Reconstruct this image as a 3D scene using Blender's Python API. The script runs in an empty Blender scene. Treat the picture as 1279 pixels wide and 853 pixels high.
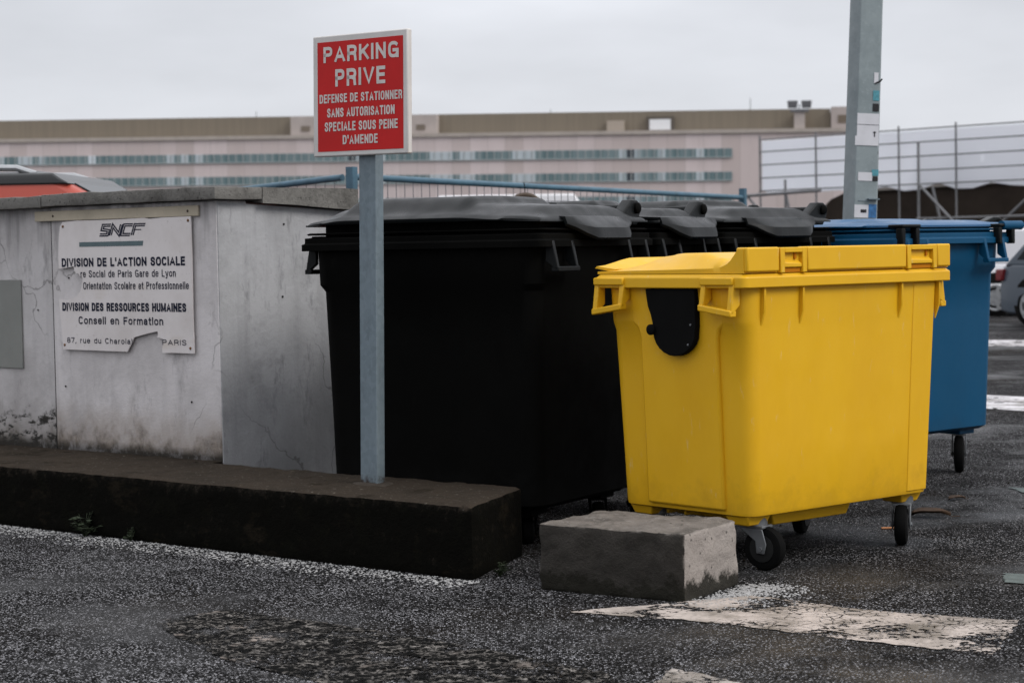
import bpy, bmesh, math, random
from math import radians as R_, sin, cos, pi, atan, atan2, tan
from mathutils import Vector, Matrix, noise as mnoise
random.seed(7)
S = bpy.context.scene
COL = S.collection

# ------------------------------------------------------------------ camera
CAM_H, PITCH, ROLL = 1.30, atan(115.5 / 2487.0), 0.018
F = Vector((0, cos(PITCH), -sin(PITCH)))
Rv = Vector((1, 0, 0)); Uv = Rv.cross(F)
Rr = Rv * cos(ROLL) - Uv * sin(ROLL); Ur = Uv * cos(ROLL) + Rv * sin(ROLL)
cd = bpy.data.cameras.new('camera'); cam = bpy.data.objects.new('camera', cd); COL.objects.link(cam)
cd.lens = 70.0; cd.sensor_width = 36.0; cd.clip_start = 0.1; cd.clip_end = 3000
M = Matrix.Identity(4)
for i in range(3):
    M[i][0] = Rr[i]; M[i][1] = Ur[i]; M[i][2] = -F[i]
M[0][3], M[1][3], M[2][3] = 0, 0, CAM_H
cam.matrix_world = M
cd.dof.use_dof = True; cd.dof.focus_distance = 8.2; cd.dof.aperture_fstop = 5.0
S.camera = cam

# ------------------------------------------------------------------ overcast sky, soft sun, exposure
SUN_EL, SUN_AZ = R_(40), R_(118)          # azimuth measured from +Y (view direction) towards +X
W = bpy.data.worlds.new('World'); S.world = W; W.use_nodes = True
nt = W.node_tree; nt.nodes.clear()
def wn(t, **k):
    n = nt.nodes.new(t)
    for a, b in k.items(): setattr(n, a, b)
    return n
wo = wn('ShaderNodeOutputWorld'); bg = wn('ShaderNodeBackground'); bg.inputs['Strength'].default_value = 0.1
sky = wn('ShaderNodeTexSky', sky_type='NISHITA', sun_disc=False, sun_elevation=SUN_EL, sun_rotation=SUN_AZ)
tc = wn('ShaderNodeTexCoord'); sep = wn('ShaderNodeSeparateXYZ'); nt.links.new(tc.outputs['Generated'], sep.inputs[0])
ramp = wn('ShaderNodeValToRGB')                     # overcast luminance: zenith brighter than horizon
cr = ramp.color_ramp; cr.elements[0].position = 0.0; cr.elements[0].color = (7.5, 7.68, 8.2, 1)
cr.elements[1].position = 1.0; cr.elements[1].color = (16.5, 16.8, 17.5, 1)
e = cr.elements.new(0.14); e.color = (7.5, 7.68, 8.2, 1)
e = cr.elements.new(0.35); e.color = (9.6, 9.7, 10.3, 1)
nt.links.new(sep.outputs['Z'], ramp.inputs[0])
mp = wn('ShaderNodeMapping'); mp.inputs['Scale'].default_value = (1, 1, 3.2); nt.links.new(tc.outputs['Generated'], mp.inputs[0])
nz = wn('ShaderNodeTexNoise'); nz.inputs['Scale'].default_value = 3.4; nz.inputs['Detail'].default_value = 5; nz.inputs['Roughness'].default_value = 0.5
nt.links.new(mp.outputs[0], nz.inputs['Vector'])
mr = wn('ShaderNodeMapRange'); mr.inputs['From Min'].default_value = 0.3; mr.inputs['From Max'].default_value = 0.7
mr.inputs['To Min'].default_value = 0.84; mr.inputs['To Max'].default_value = 1.16; nt.links.new(nz.outputs['Fac'], mr.inputs['Value'])
vm = wn('ShaderNodeVectorMath', operation='SCALE'); nt.links.new(ramp.outputs['Color'], vm.inputs[0]); nt.links.new(mr.outputs[0], vm.inputs['Scale'])
mix = wn('ShaderNodeMix', data_type='RGBA'); mix.inputs['Factor'].default_value = 0.94
nt.links.new(sky.outputs[0], mix.inputs['A']); nt.links.new(vm.outputs[0], mix.inputs['B'])
nt.links.new(mix.outputs['Result'], bg.inputs['Color']); nt.links.new(bg.outputs[0], wo.inputs[0])

sd = bpy.data.lights.new('sun', 'SUN'); sun = bpy.data.objects.new('sun', sd); COL.objects.link(sun)
sd.energy = 1.7; sd.angle = R_(26); sd.color = (1.0, 0.965, 0.92)
to_sun = Vector((sin(SUN_AZ) * cos(SUN_EL), cos(SUN_AZ) * cos(SUN_EL), sin(SUN_EL)))
sun.rotation_euler = (-to_sun).to_track_quat('-Z', 'Y').to_euler()

vs = S.view_settings; vs.view_transform = 'Standard'; vs.look = 'None'; vs.exposure = 0.0; vs.gamma = 1.0
vs.use_curve_mapping = False

# ------------------------------------------------------------------ helpers: things, parts, meshes
def tag(o, label=None, cat=None, group=None, kind=None):
    for k, v in (('label', label), ('category', cat), ('group', group), ('kind', kind)):
        if v: o[k] = v
    return o
def empty(name, loc, rz=0, label=None, cat=None, group=None, rx=0, ry=0):
    o = bpy.data.objects.new(name, None); COL.objects.link(o); o.empty_display_size = 0.1
    o.location = loc; o.rotation_euler = (rx, ry, rz)
    return tag(o, label, cat, group)
def obj(name, bm, mat, parent=None, smooth=None, bevel=None, seg=2, loc=None, rz=0):
    bmesh.ops.recalc_face_normals(bm, faces=bm.faces[:])
    me = bpy.data.meshes.new(name); bm.to_mesh(me); bm.free()
    for m in (mat if isinstance(mat, (list, tuple)) else [mat]): me.materials.append(m)
    if smooth:
        me.shade_smooth(); me.set_sharp_from_angle(angle=R_(smooth))
    o = bpy.data.objects.new(name, me); COL.objects.link(o)
    if parent: o.parent = parent
    if loc: o.location = loc
    o.rotation_euler = (0, 0, rz)
    if bevel:
        b = o.modifiers.new('bevel', 'BEVEL'); b.width = bevel; b.segments = seg; b.limit_method = 'ANGLE'; b.angle_limit = R_(32)
        if smooth is None:
            me.shade_smooth(); me.set_sharp_from_angle(angle=R_(40))
    return o
def BM(): return bmesh.new()
def box(bm, x0, x1, y0, y1, z0, z1, mi=0):
    v = [bm.verts.new(p) for p in ((x0,y0,z0),(x1,y0,z0),(x1,y1,z0),(x0,y1,z0),(x0,y0,z1),(x1,y0,z1),(x1,y1,z1),(x0,y1,z1))]
    for f in ((0,3,2,1),(4,5,6,7),(0,1,5,4),(1,2,6,5),(2,3,7,6),(3,0,4,7)):
        bm.faces.new([v[i] for i in f]).material_index = mi
    return v
def hexa(bm, bot, top):
    v = [bm.verts.new(p) for p in list(bot) + list(top)]
    for f in ((0,3,2,1),(4,5,6,7),(0,1,5,4),(1,2,6,5),(2,3,7,6),(3,0,4,7)): bm.faces.new([v[i] for i in f])
def prism(bm, pts, d):
    """polygon pts (3D) extruded by vector d"""
    d = Vector(d); a = [bm.verts.new(p) for p in pts]; b = [bm.verts.new(Vector(p) + d) for p in pts]; n = len(a)
    bm.faces.new(a); bm.faces.new(b[::-1])
    for i in range(n): bm.faces.new([a[i], b[i], b[(i+1) % n], a[(i+1) % n]])
def loft(bm, loops, cap=True):
    rows = [[bm.verts.new(p) for p in l] for l in loops]; n = len(rows[0])
    for a, b in zip(rows, rows[1:]):
        for i in range(n): bm.faces.new([a[i], a[(i+1) % n], b[(i+1) % n], b[i]])
    if cap:
        bm.faces.new(rows[0][::-1]); bm.faces.new(rows[-1])
    return rows
def rrect(hx, hy, r, z, n=5, cx=0, cy=0):
    out = []
    for (sx, sy, a0) in ((1,1,0),(-1,1,90),(-1,-1,180),(1,-1,270)):
        for k in range(n + 1):
            a = R_(a0 + 90.0 * k / n)
            out.append((cx + sx*(hx-r) + r*cos(a), cy + sy*(hy-r) + r*sin(a), z))
    return out
def tube(bm, pts, r, n=8, cap=True):
    pts = [Vector(p) for p in pts]; loops = []
    for i, p in enumerate(pts):
        t = (pts[min(i+1, len(pts)-1)] - pts[max(i-1, 0)]).normalized()
        a = t.orthogonal().normalized() if i == 0 else (loops_a - t * loops_a.dot(t)).normalized()
        loops_a = a; b = t.cross(a); rr = r[i] if isinstance(r, (list, tuple)) else r
        loops.append([p + (a*cos(2*pi*k/n) + b*sin(2*pi*k/n)) * rr for k in range(n)])
    loft(bm, loops, cap)
def disc_wheel(bm, c, axis, prof, n=28):
    """lathe: prof = [(radius, offset along axis)]"""
    ax = Vector(axis).normalized(); a = ax.orthogonal().normalized(); b = ax.cross(a); c = Vector(c)
    loops = [[c + ax*o + (a*cos(2*pi*k/n) + b*sin(2*pi*k/n))*r for k in range(n)] for r, o in prof]
    loft(bm, loops, True)
def copy_tree(o, parent=None):
    c = o.copy(); COL.objects.link(c); c.parent = parent
    for ch in o.children: copy_tree(ch, c)
    return c

# ------------------------------------------------------------------ helpers: materials
class Mat:
    def __init__(s, name, col=(.5,.5,.5), rough=.6, spec=.4, metal=0.0, coat=0.0):
        s.m = bpy.data.materials.new(name); s.m.use_nodes = True; s.nt = s.m.node_tree
        s.b = s.nt.nodes['Principled BSDF']; s.out = s.nt.nodes['Material Output']
        s.b.inputs['Base Color'].default_value = (*col, 1); s.b.inputs['Roughness'].default_value = rough
        s.b.inputs['Specular IOR Level'].default_value = spec; s.b.inputs['Metallic'].default_value = metal
        s.b.inputs['Coat Weight'].default_value = coat
        s.col = None; s.c0 = col; s.tc = s.n('ShaderNodeTexCoord'); s.hgt = None
    def n(s, t, **k):
        n = s.nt.nodes.new(t)
        for a, b in k.items(): setattr(n, a, b)
        return n
    def l(s, a, b): s.nt.links.new(a, b)
    def val(s, x):
        return x
    def map(s, scale=(1,1,1), loc=(0,0,0), rz=0):
        m = s.n('ShaderNodeMapping'); m.inputs['Scale'].default_value = scale; m.inputs['Location'].default_value = loc
        m.inputs['Rotation'].default_value = (0, 0, rz); s.l(s.tc.outputs['Object'], m.inputs[0]); return m.outputs[0]
    def noise(s, scale, detail=4, rough=.55, vec=None, dist=0):
        t = s.n('ShaderNodeTexNoise'); t.inputs['Scale'].default_value = scale; t.inputs['Detail'].default_value = detail
        t.inputs['Roughness'].default_value = rough; t.inputs['Distortion'].default_value = dist
        s.l(vec if vec is not None else s.tc.outputs['Object'], t.inputs['Vector']); return t.outputs['Fac']
    def voro(s, scale, feature='F1', vec=None, out='Distance', rand=1.0):
        t = s.n('ShaderNodeTexVoronoi'); t.feature = feature; t.inputs['Scale'].default_value = scale; t.inputs['Randomness'].default_value = rand
        s.l(vec if vec is not None else s.tc.outputs['Object'], t.inputs['Vector']); return t.outputs[out]
    def rng(s, v, a, b, c=0.0, d=1.0, smooth=False):
        t = s.n('ShaderNodeMapRange'); t.interpolation_type = 'SMOOTHSTEP' if smooth else 'LINEAR'
        for k, x in (('From Min', a), ('From Max', b), ('To Min', c), ('To Max', d)): t.inputs[k].default_value = x
        s.l(v, t.inputs['Value']); return t.outputs[0]
    def math(s, op, a, b=None):
        t = s.n('ShaderNodeMath'); t.operation = op
        for i, x in enumerate((a, b)):
            if x is None: continue
            if isinstance(x, (int, float)): t.inputs[i].default_value = x
            else: s.l(x, t.inputs[i])
        return t.outputs[0]
    def xyz(s, vec=None):
        t = s.n('ShaderNodeSeparateXYZ'); s.l(vec if vec is not None else s.tc.outputs['Object'], t.inputs[0]); return t.outputs
    def normal(s):
        t = s.n('ShaderNodeSeparateXYZ'); s.l(s.tc.outputs['Normal'], t.inputs[0]); return t.outputs
    def over(s, fac, col):
        """lay colour col over what there is where fac is 1"""
        m = s.n('ShaderNodeMix', data_type='RGBA')
        if s.col is None: m.inputs['A'].default_value = (*s.c0, 1)
        else: s.l(s.col, m.inputs['A'])
        if isinstance(col, tuple): m.inputs['B'].default_value = (*col, 1)
        else: s.l(col, m.inputs['B'])
        if isinstance(fac, (int, float)): m.inputs['Factor'].default_value = fac
        else: s.l(fac, m.inputs['Factor'])
        s.col = m.outputs['Result']; s.l(s.col, s.b.inputs['Base Color']); return s
    def rough(s, v): s.l(v, s.b.inputs['Roughness']); return s
    def bump(s, h, dist=.01, strength=1.0):
        t = s.n('ShaderNodeBump'); t.inputs['Distance'].default_value = dist; t.inputs['Strength'].default_value = strength
        s.l(h, t.inputs['Height'])
        if s.hgt is not None: s.l(s.hgt, t.inputs['Normal'])
        s.hgt = t.outputs[0]; s.l(s.hgt, s.b.inputs['Normal']); return s
    def alpha(s, v): s.l(v, s.b.inputs['Alpha']); return s
def plain(name, col, rough=.6, spec=.4, metal=0.0, var=.12, sc=6, bump=0.0):
    m = Mat(name, col, rough, spec, metal)
    n = m.noise(sc, 5, .6)
    m.over(m.rng(n, .35, .75), tuple(c * (1 - var) for c in col))
    m.over(m.rng(m.noise(sc * 9, 3), .62, .78, 0, .5), tuple(c * (1 - var * 1.6) for c in col))
    if bump: m.bump(m.noise(sc * 20, 3), .004, bump)
    return m.m

# asphalt: dark binder, pale aggregate chips, wet patches
A = Mat('asphalt', (.008, .0077, .0077), .5, .025)
chip = A.voro(155, out='Color'); cx = A.xyz(chip)
bigv = A.noise(.55, 4, .6); mid = A.noise(3.2, 5, .6)
A.over(A.rng(mid, .35, .7, 0, .8), (.007, .0068, .0066))
A.over(A.rng(bigv, .52, .72, 0, .6), (.020, .0145, .009))
dens = A.math('ADD', A.math('ADD', A.rng(mid, .3, .7, -.10, .10), A.rng(bigv, .3, .7, .08, -.08)), A.rng(A.xyz()['X'], -.4, 1.2, .03, -.05))
thr = A.math('ADD', cx['X'], dens)
edge = A.rng(A.voro(155), .40, .62, 1, 0)
A.over(A.math('MULTIPLY', A.rng(thr, .52, .60), edge), (.060, .059, .061))
A.over(A.math('MULTIPLY', A.rng(thr, .74, .79), edge), (.17, .167, .173))
A.over(A.math('MULTIPLY', A.rng(thr, .89, .92), edge), (.44, .435, .455))
A.over(A.math('MULTIPLY', A.rng(A.voro(240, out='Color'), .90, .93), .8), (.17, .165, .16))
wet = A.rng(A.noise(.75, 5, .6, A.map(loc=(2.2, .6, 0))), .50, .64)
A.l(A.rng(wet, 0, 1, .02, .30), A.b.inputs['Specular IOR Level']); A.rough(A.rng(wet, 0, 1, .75, .38)); A.over(A.math('MULTIPLY', wet, .35), (.006, .006, .0065))
A.bump(A.voro(155), .006, .9); A.bump(A.noise(420, 2), .002, .6)
asphalt = A.m

def worn_paint(name, col, keep, seed, crack=26, dirt=(.10, .085, .065)):
    p = Mat(name, col, .65, .3)
    v = p.map(loc=(seed, seed * .7, 0)); warp = p.noise(7, 4, .6, v)
    p.over(p.rng(p.noise(2.6, 6, .7, v), .44, .62, 0, .85), dirt)
    p.over(p.rng(p.noise(60, 3, .6, v), .5, .7, 0, .45), (.12, .11, .10))
    ce = p.voro(crack, 'DISTANCE_TO_EDGE', v)
    lines = p.math('MAXIMUM', p.rng(ce, .02, .07), p.rng(p.noise(2.3, 4, .6, p.map(loc=(seed + 2, 1, 0))), .46, .52))
    n1 = p.rng(p.math('ADD', p.noise(3.0, 6, .72, v), p.rng(p.noise(40, 3, .6, v), .3, .7, -.1, .1)), keep, keep + .03)
    p.alpha(p.math('MULTIPLY', lines, n1)); p.bump(p.noise(150, 3), .003, .6)
    return p.m

# cast concrete, local frame of the wall: x along, z up
def concrete(name, base, dark, warm, low=True, mould=False):
    c = Mat(name, base, .85, .25)
    big = c.noise(1.7, 6, .62); str_ = c.noise(1.0, 5, .6, c.map((9, 9, .9)))
    c.over(c.rng(big, .42, .66, 0, .75), dark)
    c.over(c.rng(str_, .50, .78, 0, .55), tuple(x * .62 for x in base))
    c.over(c.rng(c.noise(5.5, 6, .7), .56, .72, 0, .5), tuple(x * .55 for x in base))
    z = c.xyz()['Z']
    if low:
        zz = c.math('ADD', z, c.rng(c.noise(3.0, 5, .65, c.map((1.2, 1.2, 1.2))), .3, .7, -.09, .09))
        c.over(c.rng(zz, .55, .30, 0, .85), warm)
        c.over(c.math('MULTIPLY', c.rng(zz, .40, .30), c.rng(c.noise(9, 6, .75), .40, .62)), (.06, .05, .04))
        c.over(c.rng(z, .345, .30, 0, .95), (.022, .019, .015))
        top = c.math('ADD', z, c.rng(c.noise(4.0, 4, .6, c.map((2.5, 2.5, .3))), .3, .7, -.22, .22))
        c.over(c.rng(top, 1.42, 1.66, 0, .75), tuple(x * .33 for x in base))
    c.over(c.rng(c.voro(16), .035, .02, 0, .6), tuple(x * .25 for x in base))
    c.over(c.rng(c.noise(2.6, 8, .78, c.map(loc=(4.3, 1, 2))), .55, .68, 0, .55), tuple(x * .60 for x in base))
    c.over(c.rng(c.noise(6, 5, .8, c.map((1, 1, .35), loc=(1.7, 0, 0))), .57, .70, 0, .7), tuple(x * .42 for x in base))
    nv = c.n('ShaderNodeTexNoise'); nv.inputs['Scale'].default_value = 5; nv.inputs['Detail'].default_value = 6; c.l(c.tc.outputs['Object'], nv.inputs['Vector'])
    wv_ = c.n('ShaderNodeMix', data_type='VECTOR'); wv_.inputs['Factor'].default_value = .22; c.l(c.map(loc=(.3, 0, .42)), wv_.inputs['A']); c.l(nv.outputs['Color'], wv_.inputs['B'])
    cr_ = c.voro(1.1, 'DISTANCE_TO_EDGE', wv_.outputs['Result'])
    c.over(c.math('MULTIPLY', c.rng(cr_, .005, .0015, 0, .5), c.rng(c.noise(1.1, 2), .47, .52)), (.06, .055, .05))
    if mould:
        zm = c.math('ADD', z, c.rng(c.noise(7, 6, .75), .3, .7, -.07, .07))
        c.over(c.math('MULTIPLY', c.rng(zm, .50, .44), c.rng(c.noise(16, 6, .75, c.map((.7, .7, 1.4))), .50, .44)), (.025, .023, .02))
    c.bump(c.noise(28, 6, .65), .006, .5); c.bump(c.noise(160, 3), .002, .5)
    return c.m
conc_front = concrete('pale_concrete', (.63, .60, .60), (.38, .36, .355), (.24, .19, .145))
conc_left = concrete('mould_stained_concrete', (.52, .50, .50), (.34, .32, .315), (.20, .18, .16), True, True)
conc_side = concrete('grey_concrete', (.40, .40, .41), (.24, .24, .24), (.20, .20, .20), False)
cp = Mat('coping_concrete', (.175, .168, .155), .9, .2)
cp.over(cp.rng(cp.noise(4, 6, .7), .44, .64, 0, .8), (.070, .066, .060))
cp.over(cp.rng(cp.noise(26, 4, .7), .55, .70, 0, .6), (.20, .19, .175))
cp.over(cp.rng(cp.noise(60, 3), .62, .7, 0, .7), (.02, .018, .016))
cp.bump(cp.noise(40, 6, .7), .012, .8); coping_m = cp.m
lg = Mat('mossy_side_shaded_concrete', (.0045, .0043, .0034), .97, .03)
up = lg.rng(lg.math('ADD', lg.normal()['Z'], lg.rng(lg.noise(26, 6, .75), .3, .7, -.30, .30)), .15, .85)  # face-direction mask: upright faces keep near-black moss with shade painted in, top paler
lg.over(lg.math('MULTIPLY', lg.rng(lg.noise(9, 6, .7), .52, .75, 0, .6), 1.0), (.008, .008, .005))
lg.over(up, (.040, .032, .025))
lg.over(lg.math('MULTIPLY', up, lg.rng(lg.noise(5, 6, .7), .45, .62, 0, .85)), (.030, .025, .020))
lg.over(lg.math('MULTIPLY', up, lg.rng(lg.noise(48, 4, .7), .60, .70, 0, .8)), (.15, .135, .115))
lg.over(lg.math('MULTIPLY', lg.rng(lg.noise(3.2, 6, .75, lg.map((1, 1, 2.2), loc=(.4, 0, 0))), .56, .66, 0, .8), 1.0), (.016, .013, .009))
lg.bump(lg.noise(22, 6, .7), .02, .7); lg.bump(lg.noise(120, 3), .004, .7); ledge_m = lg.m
bk = Mat('weathered_block_painted_shade', (.17, .15, .132), .9, .2)
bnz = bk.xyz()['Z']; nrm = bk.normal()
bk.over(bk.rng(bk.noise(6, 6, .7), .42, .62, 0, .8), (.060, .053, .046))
bk.over(bk.rng(nrm['X'], .5, .9, 0, .8), (.36, .32, .29))  # side towards the sun painted paler, as if lit
bk.over(bk.math('MULTIPLY', bk.rng(nrm['Y'], -.5, -.9), bk.rng(bk.noise(7, 5, .6), .3, .6, .97, .82)), (.022, .020, .017))  # front face painted near black, shade put into the colour
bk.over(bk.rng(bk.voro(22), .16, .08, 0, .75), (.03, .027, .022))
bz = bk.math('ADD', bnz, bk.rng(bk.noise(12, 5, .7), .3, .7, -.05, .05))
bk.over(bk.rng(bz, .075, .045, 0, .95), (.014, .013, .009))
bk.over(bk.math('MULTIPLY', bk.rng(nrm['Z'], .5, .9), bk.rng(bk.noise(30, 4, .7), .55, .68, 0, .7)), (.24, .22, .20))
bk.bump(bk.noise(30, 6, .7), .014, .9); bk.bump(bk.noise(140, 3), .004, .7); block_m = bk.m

gv = Mat('galvanised_steel', (.175, .22, .25), .55, .4, .25)
gv.over(gv.rng(gv.voro(45, out='Color'), .2, .9, 0, .55), (.12, .16, .185))
gv.over(gv.rng(gv.noise(5, 6, .7, gv.map((3, 3, 1))), .52, .72, 0, .6), (.085, .105, .12))
gz = gv.xyz()['Z']
gv.over(gv.math('MULTIPLY', gv.rng(gv.math('ADD', gz, gv.rng(gv.noise(30, 4), .3, .7, -.02, .02)), .035, .01), .95), (.03, .017, .010))
gv.rough(gv.rng(gv.noise(12, 4), .3, .7, .42, .68)); galv = gv.m
pg = Mat('pole_galvanised', (.235, .275, .285), .6, .4, .2)
pg.over(pg.rng(pg.noise(7, 6, .7), .42, .66, 0, .7), (.165, .20, .21))
pg.over(pg.rng(pg.noise(30, 4, .7), .56, .7, 0, .4), (.33, .38, .39)); pole_m = pg.m

def plastic(name, col, lo, rough=.42, scuff=(.5,.5,.5), amt=.25, bump=.25, spec=.4):
    p = Mat(name, col, rough, spec)
    p.over(p.rng(p.noise(3, 6, .65, p.map((1, 1, .45))), .42, .75, 0, .6), lo)
    p.over(p.rng(p.noise(34, 4, .65, p.map((1, 1, .25))), .64, .76, 0, amt), scuff)
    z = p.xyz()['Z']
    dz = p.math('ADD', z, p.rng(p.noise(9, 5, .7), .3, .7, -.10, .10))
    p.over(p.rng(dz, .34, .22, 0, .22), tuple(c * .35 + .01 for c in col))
    p.rough(p.rng(p.noise(8, 5), .3, .7, rough - .08, rough + .12))
    p.bump(p.noise(260, 3, .6), .0012, bump); return p.m
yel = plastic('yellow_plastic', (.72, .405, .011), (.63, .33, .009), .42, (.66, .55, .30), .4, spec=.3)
yel_shade = plastic('shaded_yellow_plastic', (.46, .16, .006), (.40, .13, .006), .6, (.6, .4, .2), .1, spec=.08)  # yellow plastic deepened in colour to paint shade inside the hinge sockets
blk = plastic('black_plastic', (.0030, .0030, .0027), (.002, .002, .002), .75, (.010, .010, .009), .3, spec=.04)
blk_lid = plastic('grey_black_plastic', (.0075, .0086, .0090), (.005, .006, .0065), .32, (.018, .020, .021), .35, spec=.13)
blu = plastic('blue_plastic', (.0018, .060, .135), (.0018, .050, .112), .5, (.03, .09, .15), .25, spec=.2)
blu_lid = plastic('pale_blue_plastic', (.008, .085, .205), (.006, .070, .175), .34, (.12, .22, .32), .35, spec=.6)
rubber = plain('rubber', (.006, .006, .006), .85, .05, var=.3)
zinc = plain('zinc_plate', (.20, .21, .22), .45, .4, .5, var=.3, sc=20)
dark_hole = plain('unlit_cavity', (.01, .009, .008), .9, .1)

# ------------------------------------------------------------------ ground
bm = BM(); G = 1200; gs = [-G, -60, -14, -6, -3, 0, 3, 6, 14, 60, G]; gy = [-60, -10, 0, 4, 6, 8, 10, 13, 18, 30, 60, 140, G]
gv_ = [[bm.verts.new((x, y, 0)) for x in gs] for y in gy]
for j in range(len(gy) - 1):
    for i in range(len(gs) - 1): bm.faces.new([gv_[j][i], gv_[j][i+1], gv_[j+1][i+1], gv_[j+1][i]])
tag(obj('ground', bm, asphalt), kind='structure')

def sheet(name, pts, mat, z=.004, ragged=.012, n=14):
    """flat patch on the ground with a slightly ragged outline"""
    bm = BM(); out = []
    for a, b in zip(pts, pts[1:] + pts[:1]):
        a = Vector((*a, 0)); b = Vector((*b, 0)); d = b - a; nn = Vector((-d.y, d.x, 0)).normalized()
        for k in range(n): out.append(a + d * k / n + nn * random.uniform(-ragged, ragged))
    bm.faces.new([bm.verts.new(p) for p in out]); bmesh.ops.triangulate(bm, faces=bm.faces[:])
    return tag(obj(name, bm, mat, loc=(0, 0, z)), kind='structure')
sheet('road_marking', [(.176, 7.06), (.60, 6.86), (1.224, 6.374), (1.499, 6.197), (1.711, 6.742), (1.25, 6.98), (.873, 7.314)],
      worn_paint('worn_white_paint', (.46, .40, .36), .435, 0.0))
sheet('road_marking', [(.36, 5.75), (.475, 6.07), (.661, 5.862), (.86, 5.62), (.60, 5.35)], worn_paint('worn_white_paint_near', (.42, .38, .35), .46, 3.1))
wp = worn_paint('faded_white_paint', (.62, .60, .62), .34, 5.3, crack=5)
sheet('road_marking', [(3.2, 17.6), (3.2, 15.9), (4.184, 14.7), (9, 12.0), (9, 13.3), (4.5, 16.1)], wp)
sheet('road_marking', [(3.5, 25.4), (14, 21.0), (14, 22.4), (3.5, 27.2)], wp)
sheet('asphalt_patch', [(1.90, 7.72), (1.86, 7.52), (2.5, 7.0), (2.8, 7.2)], plain('old_green_grey_paint', (.10, .125, .12), .7, .3, var=.5, sc=18))
sheet('asphalt_patch', [(2.60, 10.42), (2.62, 10.18), (3.4, 9.6), (3.6, 9.9)], plain('old_green_grey_paint_far', (.10, .125, .12), .7, .3, var=.5, sc=18))
tp = Mat('crazed_tar', (.0035, .0035, .0033), .8, .04)
tv = tp.map(); tw = tp.noise(9, 4, .6)
tn = tp.n('ShaderNodeTexNoise'); tn.inputs['Scale'].default_value = 14; tn.inputs['Detail'].default_value = 5; tp.l(tp.tc.outputs['Object'], tn.inputs['Vector'])
tm_ = tp.n('ShaderNodeMix', data_type='VECTOR'); tm_.inputs['Factor'].default_value = .12; tp.l(tv, tm_.inputs['A']); tp.l(tn.outputs['Color'], tm_.inputs['B'])
te = tp.voro(30, 'DISTANCE_TO_EDGE', tm_.outputs['Result'])
tp.over(tp.math('MULTIPLY', tp.rng(te, .10, .04), tp.rng(tp.noise(16, 5, .7), .44, .60)), (.20, .185, .17))
tp.over(tp.rng(tp.noise(4.5, 5, .65, tp.map(loc=(.35, .1, 0))), .60, .68, 0, .9), (.26, .225, .20))
tp.alpha(tp.rng(tp.math('ADD', tp.noise(5, 6, .7), tp.rng(tp.noise(50, 3), .3, .7, -.12, .12)), .42, .50)); tp.bump(te, .003, .5)
sheet('asphalt_patch', [(-1.30, 7.02), (-1.14, 6.70), (-.95, 6.35), (-.55, 5.9), (.0, 5.55), (.5, 5.5), (.25, 6.05), (-.30, 6.62), (-.85, 7.08), (-1.06, 7.22)], tp.m, ragged=.008)

# ------------------------------------------------------------------ the concrete enclosure, its kerb and notice
YAW = atan2(-.629, .777); O = Vector((-.165, 7.78, 0)); U = Vector((.777, -.629, 0)); V = Vector((.629, .777, 0))
def at(u, v, z=0): return O + U * u + V * v + Vector((0, 0, z))
def rough_solid(bm, x0, x1, y0, y1, z0, z1, cut, bev, amp, sc, seed, floor=None):
    box(bm, x0, x1, y0, y1, z0, z1)
    bmesh.ops.bevel(bm, geom=bm.edges[:], offset=bev, segments=2, profile=.6, affect='EDGES')
    for _ in range(8):
        long_ = [e for e in bm.edges if e.calc_length() > cut]
        if not long_: break
        bmesh.ops.subdivide_edges(bm, edges=long_, cuts=1, use_grid_fill=True)
    bmesh.ops.triangulate(bm, faces=[f for f in bm.faces if len(f.verts) > 4])
    bm.normal_update()
    for v in bm.verts:
        if floor is not None and v.co.z < floor + .012: continue
        d = mnoise.noise(v.co * sc + Vector((seed, 0, 0))) + .5 * mnoise.noise(v.co * sc * 3.1 + Vector((seed, 5, 0)))
        v.co += v.normal * d * amp
bm = BM(); rough_solid(bm, -6.5, -.004, 0, .62, -.012, .292, .045, .030, .007, 8, 2.0, -.012)
for v in bm.verts:       # the end of the kerb is cut askew
    v.co.x -= .245 * (v.co.y / .62) * min(1, max(0, (v.co.x + .6) / .6))
kerb = tag(obj('concrete_kerb', bm, ledge_m, smooth=50, loc=O, rz=YAW), 'long low concrete kerb blackened by moss and painted shade in front of the pale wall', 'kerb')
bm = BM(); rough_solid(bm, -6.5, -2.2, .625, .715, -.01, .288, .08, .012, .004, 6, 3.0, -.01)
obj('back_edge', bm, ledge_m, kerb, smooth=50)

wall = empty('concrete_wall', at(-2.21, .72), YAW, 'pale stained concrete enclosure wall with dark coping behind the black kerb', 'wall')
X0 = 2.21; Y0 = -.72       # (u, v) -> wall-local (u + X0, v + Y0)
bm = BM(); box(bm, -3.495 + X0 + .006, 0, 0, .2, 0, 1.562); obj('front_panel', bm, conc_front, wall, bevel=.006)
bm = BM(); box(bm, -7 + X0, -3.495 + X0 - .009, .012, .2, 0, 1.562); obj('front_panel', bm, conc_left, wall, bevel=.006)
bm = BM(); box(bm, -3.495 + X0 - .0085, -3.495 + X0 + .0055, .010, .18, 0, 1.55); obj('joint_strip', bm, dark_hole, wall)
bm = BM(); box(bm, -.2, -.003, .203, .93, 0, 1.515); obj('side_panel', bm, conc_side, wall, bevel=.006)
bm = BM(); hexa(bm, [(-.003, .003, 0), (0.004, .003, 0), (.004, .93, 0), (-.003, .93, 0)], [(-.003, .003, 1.555), (.004, .003, 1.555), (.004, .93, 1.512), (-.003, .93, 1.512)])
obj('side_render', bm, conc_side, wall)
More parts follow.
